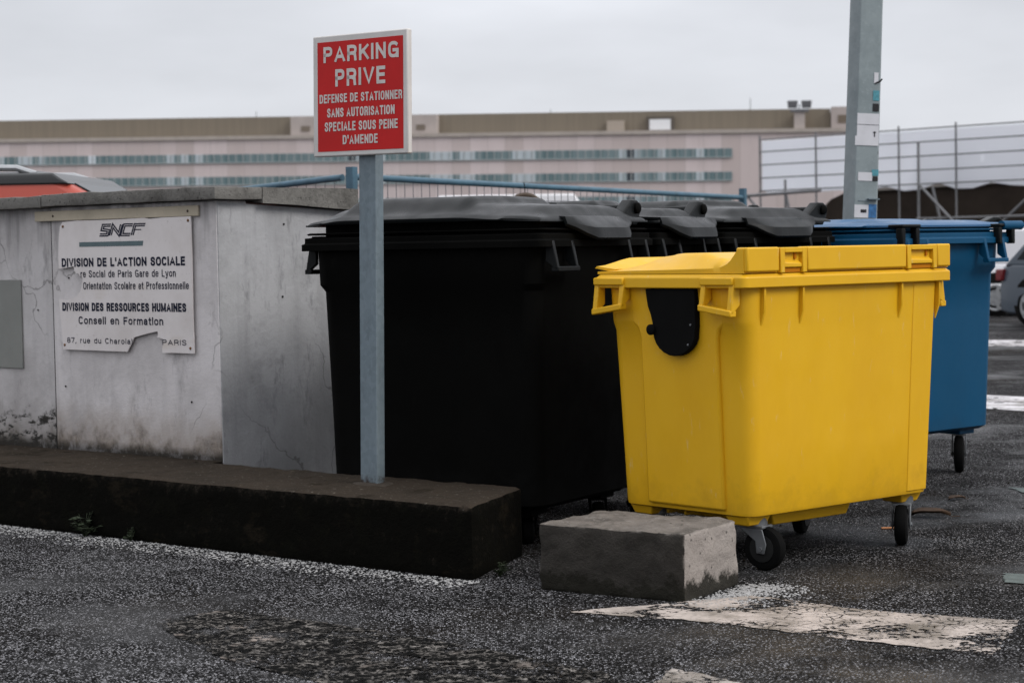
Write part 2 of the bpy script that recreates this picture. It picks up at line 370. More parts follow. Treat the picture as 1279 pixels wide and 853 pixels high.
bm = BM(); box(bm, -7 + X0, -3.55 + X0, .012, .2, 1.562, 1.566); rough_solid(bm, -3.49 + X0, .055, -.06, .26, 1.565, 1.628, .08, .008, .004, 9, 7.0)
cop = obj('coping', bm, coping_m, wall, smooth=50)
bm = BM(); rough_solid(bm, -7 + X0, -3.497 + X0, -.06, .26, 1.560, 1.622, .08, .008, .005, 9, 9.0); obj('coping', bm, coping_m, wall, smooth=50)
bm = BM(); hexa(bm, [(-.24, .262, 1.565), (.055, .262, 1.552), (.055, .95, 1.517), (-.24, .95, 1.52)], [(-.24, .262, 1.628), (.055, .262, 1.628), (.055, .95, 1.628), (-.24, .95, 1.628)])
bmesh.ops.subdivide_edges(bm, edges=bm.edges[:], cuts=5, use_grid_fill=True)
for v in bm.verts: v.co += Vector((.6, .3, 1)) * mnoise.noise(v.co * 9) * .004
obj('coping', bm, coping_m, wall, smooth=40)
cream = plain('yellowed_board', (.50, .44, .34), .7, .3, var=.25, sc=5)
bm = BM(); box(bm, -3.605 + X0, -2.326 + X0, -.016, -.003, 1.489, 1.542); obj('trim_strip', bm, cream, wall, bevel=.003)
screw_m = plain('rusty_screw', (.05, .035, .025), .6, .4, var=.4, sc=60)
def screws(name, spots, parent, y=-.003, r=.006, mat=None):
    for (x, z) in spots:
        bm = BM(); disc_wheel(bm, (x, y, z), (0, -1, 0), [(r, 0), (r, .003), (r * .6, .005)], 10); obj(name, bm, mat or screw_m, parent)
screws('screw', [(-3.45 + X0, 1.515), (-2.40 + X0, 1.515)], wall, -.016)
screws('bolt_hole', [(-3.40 + X0, .62), (-2.42 + X0, .57), (-3.35 + X0, 1.19)], wall, -.002, .005, dark_hole)
screws('bolt_hole', [(-3.63 + X0, 1.02)], wall, .010, .005, dark_hole)
for (y, z) in ((.45, 1.445), (.74, 1.44), (.43, 1.08)):
    bm = BM(); disc_wheel(bm, (.004, y, z), (1, 0, 0), [(.006, 0), (.006, .003)], 10); obj('bolt_hole', bm, dark_hole, wall)
bm = BM(); box(bm, -4.4 + X0, -3.765 + X0, .002, .010, .705, 1.182); obj('blank_plate', bm, plain('grey_green_board', (.235, .24, .225), .75, .25, var=.2, sc=4), wall, bevel=.002)

# lettering: each line one mesh, fitted into a box (a0, b0, a1, b1) of the plane x (right), z (up), facing -y
ink = plain('navy_ink', (.010, .013, .032), .7, .15, var=.3, sc=25)
def se(a0, a1, n=14, cx_=.5, cy_=.5, rx=.5, ry=.5, k=2.7):
    out = []
    for i in range(n + 1):
        a = R_(a0 + (a1 - a0) * i / n); c, q = cos(a), sin(a)
        out.append((cx_ + rx * math.copysign(abs(c) ** (2 / k), c), cy_ + ry * math.copysign(abs(q) ** (2 / k), q)))
    return out
def cat(P, n=5):
    out = []; Q = [P[0]] + list(P) + [P[-1]]
    for a, b, c, d in zip(Q, Q[1:], Q[2:], Q[3:]):
        for i in range(n):
            t = i / n
            out.append(tuple(.5 * (2*b[k] + (c[k]-a[k])*t + (2*a[k]-5*b[k]+4*c[k]-d[k])*t*t + (3*b[k]-a[k]-3*c[k]+d[k])*t**3) for k in (0, 1)))
    return out + [P[-1]]
def low(P, x=.72): return [(a, b * x) for a, b in P]
XH = .72
Pb = [(0, 0), (0, 1), (.55, 1)] + se(80, -80, 8, .5, .74, .5, .26) + [(.5, .48), (0, .48)]
S_ = cat([(.95,.80),(.84,.95),(.5,1),(.14,.93),(.03,.76),(.16,.61),(.5,.52),(.86,.40),(.99,.24),(.87,.06),(.5,0),(.14,.05),(.03,.20)])
bowl = low(se(0, 360, 24))
GL = {  # glyph: (centre-line width, strokes); y 0..1 is baseline to cap height
 'A': (.58, [[(0,0),(.5,1),(1,0)], [(.2,.30),(.8,.30)]]), 'C': (.52, [se(48, 312, 18)]), 'D': (.52, [[(0,0),(0,1),(.4,1)] + se(85, -85, 12, .4, .5, .6, .5) + [(.4,0),(0,0)]]),
 'E': (.42, [[(1,1),(0,1),(0,0),(1,0)], [(0,.52),(.92,.52)]]), 'F': (.40, [[(1,1),(0,1),(0,0)], [(0,.5),(.88,.5)]]),
 'G': (.55, [se(48, 345, 18), [(.55,.45),(1,.45),(1,0)]]), 'H': (.50, [[(0,0),(0,1)], [(1,0),(1,1)], [(0,.52),(1,.52)]]), 'I': (0, [[(0,0),(0,1)]]),
 'K': (.52, [[(0,0),(0,1)], [(.96,1),(.05,.40)], [(.36,.62),(1,0)]]), 'L': (.40, [[(0,1),(0,0),(1,0)]]), 'M': (.66, [[(0,0),(0,1)], [(.03,1),(.5,.06),(.97,1)], [(1,1),(1,0)]]),
 'N': (.52, [[(0,0),(0,1)], [(.03,.97),(.97,.03)], [(1,0),(1,1)]]), 'O': (.56, [se(0, 360, 28)]), 'P': (.47, [Pb]), 'R': (.50, [Pb, [(.52,.47),(.9,.40),(.97,0)]]),
 'S': (.49, [S_]), 'T': (.50, [[(0,1),(1,1)], [(.5,1),(.5,0)]]), 'U': (.50, [[(0,1),(0,.3)] + se(190, 350, 10, .5, .3, .5, .3) + [(1,.3),(1,1)]]), 'V': (.56, [[(0,1),(.5,0),(1,1)]]),
 "'": (0, [[(0,1),(0,.74)]]), ',': (0, [[(.5,.02),(-.5,-.14)]]), '7': (.44, [[(0,1),(1,1),(.35,0)]]), '8': (.44, [se(0, 360, 18, .5, .755, .46, .245, 2.3), se(0, 360, 18, .5, .255, .5, .255, 2.3)]),
 'a': (.40, [cat([(.06,.52),(.2,.69),(.5,XH),(.8,.66),(.9,.5)]) + [(.9,0)], cat([(.9,.42),(.45,.38),(.1,.30),(0,.17),(.16,.02),(.45,.0),(.75,.08),(.9,.24)])]),
 'c': (.38, [low(se(48, 312, 16))]), 'd': (.41, [bowl, [(1,0),(1,1)]]), 'e': (.42, [[(0,.37),(1,.37)] + low(se(8, 318, 18))[0:]]), 'f': (.20, [cat([(1.3,1),(.6,.98),(.5,.84)]) + [(.5,0)], [(-.1,XH-.02),(1.2,XH-.02)]]),
 'g': (.41, [bowl, [(1,XH),(1,-.02)] + cat([(1,-.05),(.85,-.22),(.5,-.28),(.08,-.2)])]), 'h': (.38, [[(0,0),(0,1)], cat([(0,.5),(.2,.68),(.55,XH),(.92,.62),(1,.46)]) + [(1,0)]]), 'i': (0, [[(0,0),(0,XH)], [(0,.9),(0,1)]]), 'l': (0, [[(0,0),(0,1)]]),
 'm': (.66, [[(0,0),(0,XH)], cat([(0,.5),(.12,.68),(.3,XH),(.46,.64),(.5,.46)]) + [(.5,0)], cat([(.5,.5),(.62,.68),(.8,XH),(.96,.64),(1,.46)]) + [(1,0)]]),
 'n': (.38, [[(0,0),(0,XH)], cat([(0,.5),(.2,.68),(.55,XH),(.92,.62),(1,.46)]) + [(1,0)]]), 'o': (.42, [bowl]), 'p': (.41, [bowl, [(0,XH),(0,-.28)]]), 'r': (.20, [[(0,0),(0,XH)], cat([(0,.45),(.3,.64),(1,.70)])]),
 's': (.36, [low(S_)]), 't': (.18, [[(.4,.95),(.4,.14)] + cat([(.4,.12),(.6,.0),(1.1,.0)]), [(-.25,XH-.02),(1.15,XH-.02)]]), 'u': (.38, [[(0,XH),(0,.25)] + cat([(0,.22),(.1,.05),(.42,0),(.8,.06),(1,.24)]), [(1,0),(1,XH)]]), 'y': (.42, [[(0,XH),(.52,0)], [(1,XH),(.5,-.08),(.36,-.26),(.05,-.26)]]),
}
def line(s, bx, y, mat, parent, wt=.17, name='lettering', skew=0.0, gap=.155, space=.50):
    """one line of lettering: strokes of even weight wt (in cap heights) fitted between bx = (a0, b0, a1, b1)"""
    a0, b0, a1, b1 = bx; H_ = b1 - b0; t = wt * H_
    fixed = flex = 0.0
    for i, ch in enumerate(s):
        if ch == ' ': flex += space; continue
        flex += GL[ch][0]; fixed += t
        if i < len(s) - 1: flex += gap
    k = (a1 - a0 - fixed) / flex; bm = BM(); x = a0; m = 0
    for ch in s:
        if ch == ' ': x += space * k; continue
        w, strokes = GL[ch]; ww = w * k if w else t * .9
        for st in strokes:
            m += 1; yy = y - .00012 * (m % 5)
            P = [Vector(((x + t/2 + p[0] * w * k) if w else (x + t/2 + p[0] * t), b0 + t/2 + p[1] * (H_ - t))) for p in st]
            P = [p for i, p in enumerate(P) if i == 0 or (p - P[i-1]).length > 1e-5]
            closed = (P[0] - P[-1]).length < 1e-4
            if closed: P = P[:-1]
            else:
                P[0] = P[0] + (P[0] - P[1]).normalized() * t * .5; P[-1] = P[-1] + (P[-1] - P[-2]).normalized() * t * .5
            n = len(P); Lf, Rt = [], []
            for i in range(n):
                d0 = (P[i] - P[i-1]).normalized() if (i or closed) else None; d1 = (P[(i+1) % n] - P[i]).normalized() if (i < n - 1 or closed) else None
                n0 = Vector((-d0.y, d0.x)) if d0 else None; n1 = Vector((-d1.y, d1.x)) if d1 else None
                q = (n0 + n1) if (n0 and n1) else 2 * (n0 or n1); q = q / max(q.length_squared / 2, .55)
                for lst, sg in ((Lf, 1), (Rt, -1)):
                    v = P[i] + q * sg * t * .5
                    if ch.isupper() or ch.isdigit(): v.y = min(max(v.y, b0), b1)
                    lst.append(bm.verts.new((v.x, yy, v.y + skew * (v.x - a0))))
            for i in range(n if closed else n - 1):
                j = (i + 1) % n; bm.faces.new([Lf[i], Lf[j], Rt[j], Rt[i]])
        x += (w * k if w else 0) + t + gap * k
    for f in bm.faces:
        f.normal_update()
        if f.normal.y > 0: f.normal_flip()
    me = bpy.data.meshes.new(name); bm.to_mesh(me); bm.free(); me.materials.append(mat)
    q = bpy.data.objects.new(name, me); COL.objects.link(q); q.parent = parent
    return q
poster = empty('notice_board', at(-3.40, .705, .815), YAW, 'torn off-white railway social service notice fixed to the pale concrete wall', 'notice')
PW, PH = 1.025, .672
pm = Mat('weathered_white_board', (.68, .64, .63), .6, .3)
pm.over(pm.rng(pm.noise(3.2, 6, .65), .45, .68, 0, .5), (.52, .475, .45))
pm.over(pm.rng(pm.noise(2, 4, .6, pm.map((1, 1, 4))), .58, .72, 0, .35), (.50, .42, .33)); pm.over(pm.rng(pm.noise(45, 4), .64, .74, 0, .35), (.36, .32, .29))
def pp(X, Y):    # notice picture fractions -> board-local
    a = (X - 75) / 710.0; t = 112 - .038 * (X - 75); b0 = 790 + .0145 * (X - 75)
    return a * PW, (1 - (Y - t) / (b0 - t)) * PH
outl = [(97,117),(180,108),(300,105),(420,100),(545,92),(570,98),(640,90),(785,84),(786,300),(784,560),(786,803),(700,801),(622,801),(624,760),(628,728),(612,722),(597,720),(603,706),
        (600,688),(560,697),(520,708),(475,722),(462,752),(448,776),(438,798),(340,796),(200,792),(82,789),(78,700),(70,610),(66,525),(110,528),(145,519),(170,504),(190,475),(199,440),
        (203,410),(188,400),(178,386),(166,385),(157,372),(155,350),(120,356),(70,362),(68,300),(74,200),(82,140)]
bm = BM(); prism(bm, [(pp(*q)[0], -.006, pp(*q)[1]) for q in outl], (0, .006, 0)); obj('board', bm, pm.m, poster)
def pline(s, X0_, X1, Yt, Yb, wt, gap=.155):
    Xm = (X0_ + X1) / 2; a0, a1 = pp(X0_, Yb)[0], pp(X1, Yt)[0]; zb, zt = pp(Xm, Yb)[1], pp(Xm, Yt)[1]
    line(s, (a0, zb, a1, zt), -.0072, ink, poster, wt, gap=gap)
pline("DIVISION DE L'ACTION SOCIALE", 88, 752, 300, 347, .235, .12)
pline("re Social de Paris Gare de Lyon", 193, 703, 366, 404, .15)
pline("Orientation Scolaire et Professionnelle", 206, 768, 429, 468, .15)
pline("DIVISION DES RESSOURCES HUMAINES", 85, 752, 540, 585, .235, .12)
pline("Conseil en Formation", 175, 632, 614, 655, .185)
pline("87, rue du Charolai", 107, 466, 727, 756, .16, .2); pline("PARIS", 626, 748, 731, 760, .16, .2)
bar_m = plain('grey_green_ink', (.105, .15, .16), .6, .3, var=.2, sc=30)
bm = BM(); prism(bm, [(pp(*q)[0], -.0072, pp(*q)[1]) for q in ((190,222),(538,212),(535,238),(190,246))], (0, .001, 0)); obj('colour_bar', bm, bar_m, poster)
def ribbon(bm, pts, w, off, y, fx):
    P = [Vector((p[0], p[1])) for p in pts]; L, Rr_ = [], []
    for i, p in enumerate(P):
        d0 = (P[i] - P[i-1]).normalized() if i else None; d1 = (P[i+1] - P[i]).normalized() if i < len(P) - 1 else None
        n0 = Vector((-d0.y, d0.x)) if d0 else None; n1 = Vector((-d1.y, d1.x)) if d1 else None
        m = ((n0 or n1) + (n1 or n0)); m = m / max(m.length_squared / 2, .35) if (n0 and n1) else (n0 or n1)
        L.append(p + m * (off + w / 2)); Rr_.append(p + m * (off - w / 2))
    a = [bm.verts.new(fx(*q, y)) for q in L]; b = [bm.verts.new(fx(*q, y)) for q in Rr_]
    for i in range(len(a) - 1): bm.faces.new([a[i], a[i+1], b[i+1], b[i]])
logo = {'S': (0, [(1, 1), (.12, 1), (.12, .55), (.88, .45), (.88, 0), (0, 0)]), 'N': (1.25, [(0, -.08), (0, .95), (.95, .05), (.95, 1.08)]),
        'C': (2.5, [(1, 1), (.05, 1), (.05, 0), (1, 0)]), 'F': (3.75, [(0, -.08), (0, 1), (1.15, 1)])}
def logo_xy(x, z, y):
    X = 305 + (x + .32 * z) / 5.15 * 243; Y = 183 - z * 50 - .022 * (X - 305); a, b = pp(X, Y); return (a, y, b)
bm = BM()
for k, (ox, pts) in logo.items():
    q = [(ox + a, b) for a, b in pts]
    ribbon(bm, q, .135, .105, -.0072, logo_xy); ribbon(bm, q, .135, -.105, -.0072, logo_xy)
q = [(3.75, .5), (4.6, .5)]; ribbon(bm, q, .10, .0, -.0072, logo_xy)
obj('railway_logo', bm, ink, poster)
screws('screw', [pp(92, 765), pp(768, 775), pp(100, 140), pp(772, 105)], poster, -.006, .007, plain('rust', (.16, .07, .02), .7, .3))

# ------------------------------------------------------------------ parking sign on its post
sgn = empty('parking_sign', at(-.885, .375, .288), YAW, 'red and white private parking sign on a galvanised steel post in the kerb', 'sign', ry=0)
sgn.rotation_euler = (Matrix.Rotation(.016, 3, 'Y') @ Matrix.Rotation(YAW, 3, 'Z')).to_euler()
bm = BM(); loft(bm, [rrect(.049, .026, .004, z, 3) for z in (-.004, .25, .75, 1.25, 1.94)]); obj('post', bm, galv, sgn, smooth=40)
grit = plain('mortar', (.055, .046, .038), .95, .1, var=.4, sc=40, bump=.5)
bm = BM(); disc_wheel(bm, (0, 0, 0), (0, 0, 1), [(.10, -.005), (.085, .006), (.055, .011)], 18)
for v in bm.verts: v.co += Vector((mnoise.noise(v.co * 30) * .02, mnoise.noise(v.co * 30 + Vector((3, 0, 0))) * .012, 0))
obj('mortar_collar', bm, grit, sgn, smooth=60)
SW, SH, SX, SZ = .556, .524, -.289, 1.424
swm = plain('white_sign_enamel', (.60, .58, .56), .45, .4, var=.14, sc=8)
srm = plain('red_sign_enamel', (.52, .014, .014), .5, .2, var=.16, sc=5)
bm = BM(); box(bm, SX, SX + SW, -.060, -.030, SZ, SZ + SH); pan = obj('sign_panel', bm, swm, sgn, bevel=.006)
bm = BM(); box(bm, SX + .012, SX + SW - .012, -.0298, -.0265, SZ + .012, SZ + SH - .012); obj('back_plate', bm, galv, pan)
rx0, rx1, rz0, rz1 = SX + .030, SX + SW - .024, SZ + .022, SZ + SH - .028
bm = BM(); prism(bm, [(rx0, -.0615, rz0), (rx1, -.0615, rz0), (rx1, -.0615, rz1), (rx0, -.0615, rz1)], (0, .0013, 0)); obj('red_field', bm, srm, pan)
ltm = plain('white_letter_film', (.62, .58, .55), .5, .35, var=.2, sc=14)
for s, a0, a1, t0, t1, bo in (("PARKING", .075, .955, .045, .190, .205), ("PRIVE", .215, .80, .255, .412, .205), ("DEFENSE DE STATIONNER", .025, .992, .478, .558, .185),
                          ("SANS AUTORISATION", .115, .905, .607, .690, .185), ("SPECIALE SOUS PEINE", .085, .94, .733, .817, .185), ("D'AMENDE", .30, .71, .857, .940, .185)):
    rw, rh = rx1 - rx0, rz1 - rz0
    line(s, [rx0 + a0 * rw, rz1 - t1 * rh, rx0 + a1 * rw, rz1 - t0 * rh], -.0628, ltm, pan, bo)
for z in (SZ + .12, SZ + .40):
    bm = BM(); box(bm, -.07, .07, -.0263, .030, z, z + .03); obj('clamp', bm, galv, sgn, bevel=.004)

# ------------------------------------------------------------------ loose concrete block
BYAW = atan2(-.342, .525)
bm = BM(); rough_solid(bm, -.314, .314, -.215, .215, -.004, .252, .025, .014, .010, 10, 4.0, -.004)
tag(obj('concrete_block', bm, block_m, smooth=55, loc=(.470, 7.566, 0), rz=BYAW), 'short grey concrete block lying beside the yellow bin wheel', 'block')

# ------------------------------------------------------------------ wheeled containers
def caster(parent, x, y, ang, top, r=.095, zinc=zinc):
    c = Vector((x, y, 0)); d = Vector((cos(ang), sin(ang), 0)); s = Vector((-sin(ang), cos(ang), 0)); hub = c + d * .045 + Vector((0, 0, r))
    bm = BM(); disc_wheel(bm, hub, s, [(.035, -.026), (r * .80, -.026), (r * .95, -.021), (r, -.010), (r, .010), (r * .95, .021), (r * .80, .026), (.035, .026)])
    w = obj('wheel', bm, rubber, parent, smooth=35)
    bm = BM(); disc_wheel(bm, hub, s, [(.02, -.031), (r * .62, -.029), (r * .62, .029), (.02, .031)], 20); obj('hub', bm, plain('hub_grey', (.014, .014, .014), .6, .2), w, smooth=35)
    bm = BM()
    for sg in (-1, 1):
        o = s * (.034 * sg); o2 = s * (.040 * sg)
        P = [c - d * .045 + Vector((0, 0, top)), c + d * .055 + Vector((0, 0, top)), hub + d * .028 + Vector((0, 0, .02)), hub + d * .018 - Vector((0, 0, .020)), hub - d * .018 - Vector((0, 0, .018)), hub - d * .022 + Vector((0, 0, .03))]
        prism(bm, [p + o for p in P], o2 - o)
    q = [c + d * a + s * b for a, b in ((-.05, -.040), (.058, -.040), (.058, .040), (-.05, .040))]
    hexa(bm, [p + Vector((0, 0, top)) for p in q], [p + Vector((0, 0, top + .012)) for p in q])
    fk = obj('caster_fork', bm, zinc, parent, bevel=.003)
    bm = BM(); tube(bm, [hub - s * .046, hub + s * .046], .010, 8); obj('axle', bm, zinc, fk, smooth=40)
    bm = BM(); disc_wheel(bm, c + Vector((0, 0, top + .012)), (0, 0, 1), [(.05, 0), (.05, .03), (.04, .034)], 16); obj('swivel', bm, zinc, fk, smooth=40)

def lid_grid(L_, W_, h, z0, nx=56, ny=40, skirt=.03):
    bm = BM(); g = [[None] * (nx + 1) for _ in range(ny + 1)]
    for j in range(ny + 1):
        for i in range(nx + 1):
            x = -L_/2 + L_ * i / nx; y = -W_/2 + W_ * j / ny
            g[j][i] = bm.verts.new((x, y, z0 + h(x, y)))
    for j in range(ny):
        for i in range(nx): bm.faces.new([g[j][i], g[j][i+1], g[j+1][i+1], g[j+1][i]])
    ring = [g[0][i] for i in range(nx + 1)] + [g[j][nx] for j in range(1, ny + 1)] + [g[ny][i] for i in range(nx - 1, -1, -1)] + [g[j][0] for j in range(ny - 1, 0, -1)]
    low = [bm.verts.new((v.co.x, v.co.y, z0 - skirt)) for v in ring]; n = len(ring)
    for i in range(n): bm.faces.new([ring[i], low[i], low[(i+1) % n], ring[(i+1) % n]])
    bm.faces.new(low)
    return bm
def sst(x, a, b):
    t = min(1, max(0, (x - a) / (b - a))); return t * t * (3 - 2 * t)
def lerp_tab(t, tab):
    for (a, x), (b, y) in zip(tab, tab[1:]):
        if t <= b:
            q = sst(t, a, b); return x + (y - x) * q
    return tab[-1][1]
def handle_loop(bm, x, sx, yc, w, ztop, zbot, out, bar, slope=0):
    """U-shaped lifting loop hanging from the rim on a short side (faces +-x)"""
    xo = x + sx * out
    for sg in (-1, 1):
        y = yc + sg * (w / 2 - bar / 2); zb = zbot - slope * sg
        hexa(bm, [(x - sx*.035, y - bar/2, zb + .045), (xo, y - bar/2, zb + .0), (xo, y + bar/2, zb + .0), (x - sx*.035, y + bar/2, zb + .045)],
                 [(x - sx*.035, y - bar/2, ztop), (x, y - bar/2, ztop), (x, y + bar/2, ztop), (x - sx*.035, y + bar/2, ztop)])
    y0, y1 = yc - w/2, yc + w/2; z0, z1 = zbot + slope, zbot - slope
    hexa(bm, [(xo - sx*.035, y0, z0), (xo + sx*.003, y0, z0), (xo + sx*.003, y1, z1), (xo - sx*.035, y1, z1)],
             [(xo - sx*.035, y0, z0 + bar), (xo + sx*.003, y0, z0 + bar), (xo + sx*.003, y1, z1 + bar), (xo - sx*.035, y1, z1 + bar)])

# ---- yellow container (near corner at -x, -y; hinge side is -y, short side with the loops is -x)
def yellow_bin():
    L_, W_ = 1.325, .851; zr0, zr1 = 1.130, 1.186
    b = empty('wheeled_bin', (1.122, 8.456, 0), atan2(.656, .755), 'large yellow plastic wheeled bin with flat lid beside the concrete block', 'wheeled bin', 'four-wheeled waste bins')
    def hx(z): return .580 + (.620 - .580) * (z - .24) / .89
    def hy(z): return .362 + (.390 - .362) * (z - .24) / .89
    bm = BM()
    # core with recessed corner columns, wide collar above, proud centre panels
    loops = [rrect(hx(.24) - .03, hy(.24) - .03, .05, .218), rrect(hx(.25) - .012, hy(.25), .06, .226), rrect(hx(.27) - .010, hy(.27) + .005, .065, .242)]
    loops += [rrect(hx(z) - .010, hy(z) + .005, .065, z) for z in (.5, .75, .955)]
    loops += [rrect(hx(.985) + .004, hy(.985) + .005, .07, .985), rrect(hx(1.0) + .006, hy(1.0) + .0055, .07, 1.0), rrect(hx(1.13) + .006, hy(1.13) + .006, .07, 1.132)]
    loft(bm, loops)
    body = obj('body', bm, yel, b, smooth=32)
    for sx in (-1, 1):   # proud centre panels of the short sides
        bm = BM()
        ya, yb = -.235, .195; prof = [(ya, .242), (yb, .242), (yb, .93), (yb + .012, .965), (yb + .045, .99), (yb + .045, 1.126), (ya - .045, 1.126), (ya - .045, .99), (ya - .012, .965), (ya, .93)]
        prism(bm, [(sx * (hx(z) + .0065), y, z) for y, z in prof], (-sx * .05, 0, 0))
        obj('end_panel', bm, yel, body, bevel=.010, seg=3)
    for sy in (-1, 1):   # slightly proud pillar at one end of each long side
        bm = BM(); P = [(.405, .238, .0085), (.537, .238, .0085), (.574, 1.126, .0095), (.431, 1.126, .0095), (.415, .6, .0088)]
        prism(bm, [(x, sy * (hy(z) + q), z) for x, z, q in P], (0, -sy * .05, 0))
        obj('corner_pillar', bm, yel, body, bevel=.004, seg=3)
    for sx in (-1, 1):   # caster housings
        for sy in (-1, 1):
            bm = BM()
            x0, x1 = sorted((sx * .415, sx * .555)); y0, y1 = sorted((sy * .205, sy * .335))
            hexa(bm, [(x0 + .015, y0 + .015, .183), (x1 - .015, y0 + .015, .183), (x1 - .015, y1 - .015, .183), (x0 + .015, y1 - .015, .183)],
                 [(x0, y0, .226), (x1, y0, .226), (x1, y1, .226), (x0, y1, .226)])
            obj('caster_housing', bm, yel, body, bevel=.006)
    bm = BM(); hexa(bm, [(-.34, -.275, .165), (.12, -.275, .165), (.12, .27, .165), (-.34, .27, .165)], [(-.38, -.300, .245), (.14, -.300, .245), (.14, .30, .245), (-.38, .30, .245)])
    for y in (.06, .16, .245): box(bm, -.50, -.44, y, y + .014, .19, .244)
    obj('floor_sump', bm, yel, body, bevel=.005)
    # rim
    bm = BM(); loft(bm, [rrect(L_/2 - .03, W_/2 - .03, .03, zr0 + .004), rrect(L_/2, W_/2, .03, zr0), rrect(L_/2, W_/2, .03, zr1 - .012), rrect(L_/2 - .006, W_/2 - .006, .03, zr1 - .009), rrect(L_/2 - .012, W_/2 - .012, .03, zr1)])
    rim = obj('rim', bm, yel, b, bevel=.005)
    for s in (.135, .365, .995, 1.25):
        for sy in (-1, 1):
            x = s - L_/2; w = .011; bm = BM()
            prism(bm, [(x - w/2, sy * (W_/2 - .010), zr0 + .003), (x - w/2, sy * (W_/2 - .014), zr0 - .095), (x - w/2, sy * (hy(.95) + .002), zr0 - .16), (x - w/2, sy * (hy(1.1) - .01), zr0 + .003)], (w, 0, 0))
            obj('gusset_rib', bm, yel, rim, bevel=.002)
    for sx in (-1, 1):
        for yc, sl in ((.325, .012), (-.285, -.012)):
            bm = BM(); handle_loop(bm, sx * L_/2, sx, yc, .175, zr1 - .014, 1.030, .022, .026, sl)
            # ledge closing the top of the loop
            x0, x1 = sorted((sx * (L_/2 - .03), sx * (L_/2 + .012))); box(bm, x0, x1, yc - .087, yc + .087, zr0 + .012, zr1 - .013)
            obj('lifting_loop', bm, yel, b, bevel=.005)
    # lid : bar along the hinge side (-y), valley, dome
    tab = [(0, .094), (.035, .094), (.105, .048), (.18, .062), (.30, .080), (.45, .082), (.60, .070), (.74, .040), (.83, .016), (.9, .012)]
    def h(x, y):
        t = y + W_/2; d = L_/2 - abs(x); p = lerp_tab(t, tab)
        if t < .06: return p * sst(d, -.02, .02) if False else p
        w = .03 + .30 * max(0, t - .10); f = min(1.0, max(0.0, (d - .004) / w))
        f = f + (1 - f) * (1 - sst(t, .06, .16)) * .9
        return .010 + (p - .010) * f
    bm = lid_grid(L_ - .03, W_ - .03, h, zr1 + .002, 64, 48, .0)
    lid = obj('lid', bm, yel, b, smooth=45)
    bm = BM(); y0 = -W_/2 - .003
    for a, c in ((.018, .205), (.375, 1.005), (1.218, 1.307)):
        box(bm, a - L_/2, c - L_/2, y0, y0 + .06, zr1 + .007, zr1 + .103)
    box(bm, .02 - L_/2, 1.302 - L_/2, y0 + .030, y0 + .062, zr1 + .002, zr1 + .099)
    obj('hinge_bar', bm, yel, lid, bevel=.007, seg=3)
    for a, c in ((.211, .369), (1.011, 1.212)):
        a -= L_/2; c -= L_/2; bm = BM(); y = y0 - .001
        for q in (a, c - .026): box(bm, q, q + .026, y, y + .05, zr1 + .001, zr1 + .101)
        box(bm, a + .026, c - .026, y, y + .05, zr1 + .080, zr1 + .101)
        fr = obj('hinge_socket', bm, yel, lid, bevel=.003)
        bm = BM(); hexa(bm, [(a + .027, y + .004, zr1 + .022), (c - .027, y + .004, zr1 + .022), (c - .027, y + .031, zr1 + .022), (a + .027, y + .031, zr1 + .022)],
                            [(a + .027, y + .004, zr1 + .040), (c - .027, y + .004, zr1 + .036), (c - .027, y + .031, zr1 + .056), (a + .027, y + .031, zr1 + .066)]); obj('latch_tongue', bm, yel, fr, bevel=.003)
        bm = BM(); box(bm, c - .062, c - .050, y + .012, y + .032, zr1 + .055, zr1 + .078); obj('pin', bm, yel_shade, fr)
        bm = BM(); box(bm, a + .03, c - .03, y + .012, y + .031, zr1 + .002, zr1 + .020); obj('socket_slot', bm, yel_shade, fr)
    bm = BM(); n = 26; top = []; bot = []                           # grip lip curling up along the front (+y) edge
    for i in range(n + 1):
        s = .035 + (L_ - .07) * i / n; d = min(s, L_ - s) - .035; z = zr1 + .030 + .034 * sst(d, 0, .22)
        top.append([(s - L_/2, W_/2 - .10, zr1 + .022), (s - L_/2, W_/2 + .012, z + .004)]); bot.append([(s - L_/2, W_/2 - .088, zr1 + .010), (s - L_/2, W_/2 + .022, z - .004)])
    loft(bm, [[t[0], t[1], q[1], q[0]] for t, q in zip(top, bot)])
    obj('grip_lip', bm, yel, lid, smooth=40)
    # black rubber drain flap on the short side
    bm = BM(); pts = [(.13, 1.128)]
    pts += [(.118, 1.06), (.100, 1.02), (.086, .985), (.080, .955)]
    for k in range(0, 13):
        a = R_(180 + 180 * k / 12); pts.append((-.035 + .112 * cos(a), .945 + .095 * sin(a)))
    pts += [(-.150, 1.0), (-.146, 1.06), (-.135, 1.128)]
    pts = [(-(y), z) if False else (y, z) for y, z in pts]
    prism(bm, [(-(hx(1.0) + .036), y, z) for y, z in [(p[0], p[1]) for p in [(.13,1.128),(.118,1.06),(.100,1.02),(.090,.985)] + [(-.030 + .118 * cos(R_(-k * 15)), .955 + .098 * sin(R_(-k * 15))) for k in range(1, 12)] + [(-.150, .985), (-.150, 1.06), (-.144, 1.128)]]], (.03, 0, 0))
    fl = obj('drain_flap', bm, rubber, b, bevel=.004)
    bm = BM(); disc_wheel(bm, (-(hx(1.0) + .034), .092, .962), (-1, 0, 0), [(.022, 0), (.022, .014), (.014, .019)], 16); obj('flap_knob', bm, rubber, fl, smooth=40)
    for (y, z) in ((-.125, .985), (-.11, .905)):
        bm = BM(); disc_wheel(bm, (-(hx(1.0) + .0365), y, z), (-1, 0, 0), [(.005, 0), (.004, .003)], 8)
        obj('rivet', bm, zinc, fl)
    for (x, y, a) in ((-.455, -.280, 4.9), (.485, -.280, 3.75), (-.475, .262, 3.9), (.470, .262, 3.6)): caster(b, x, y, a, .168, .088)
    return b
yellow_bin()

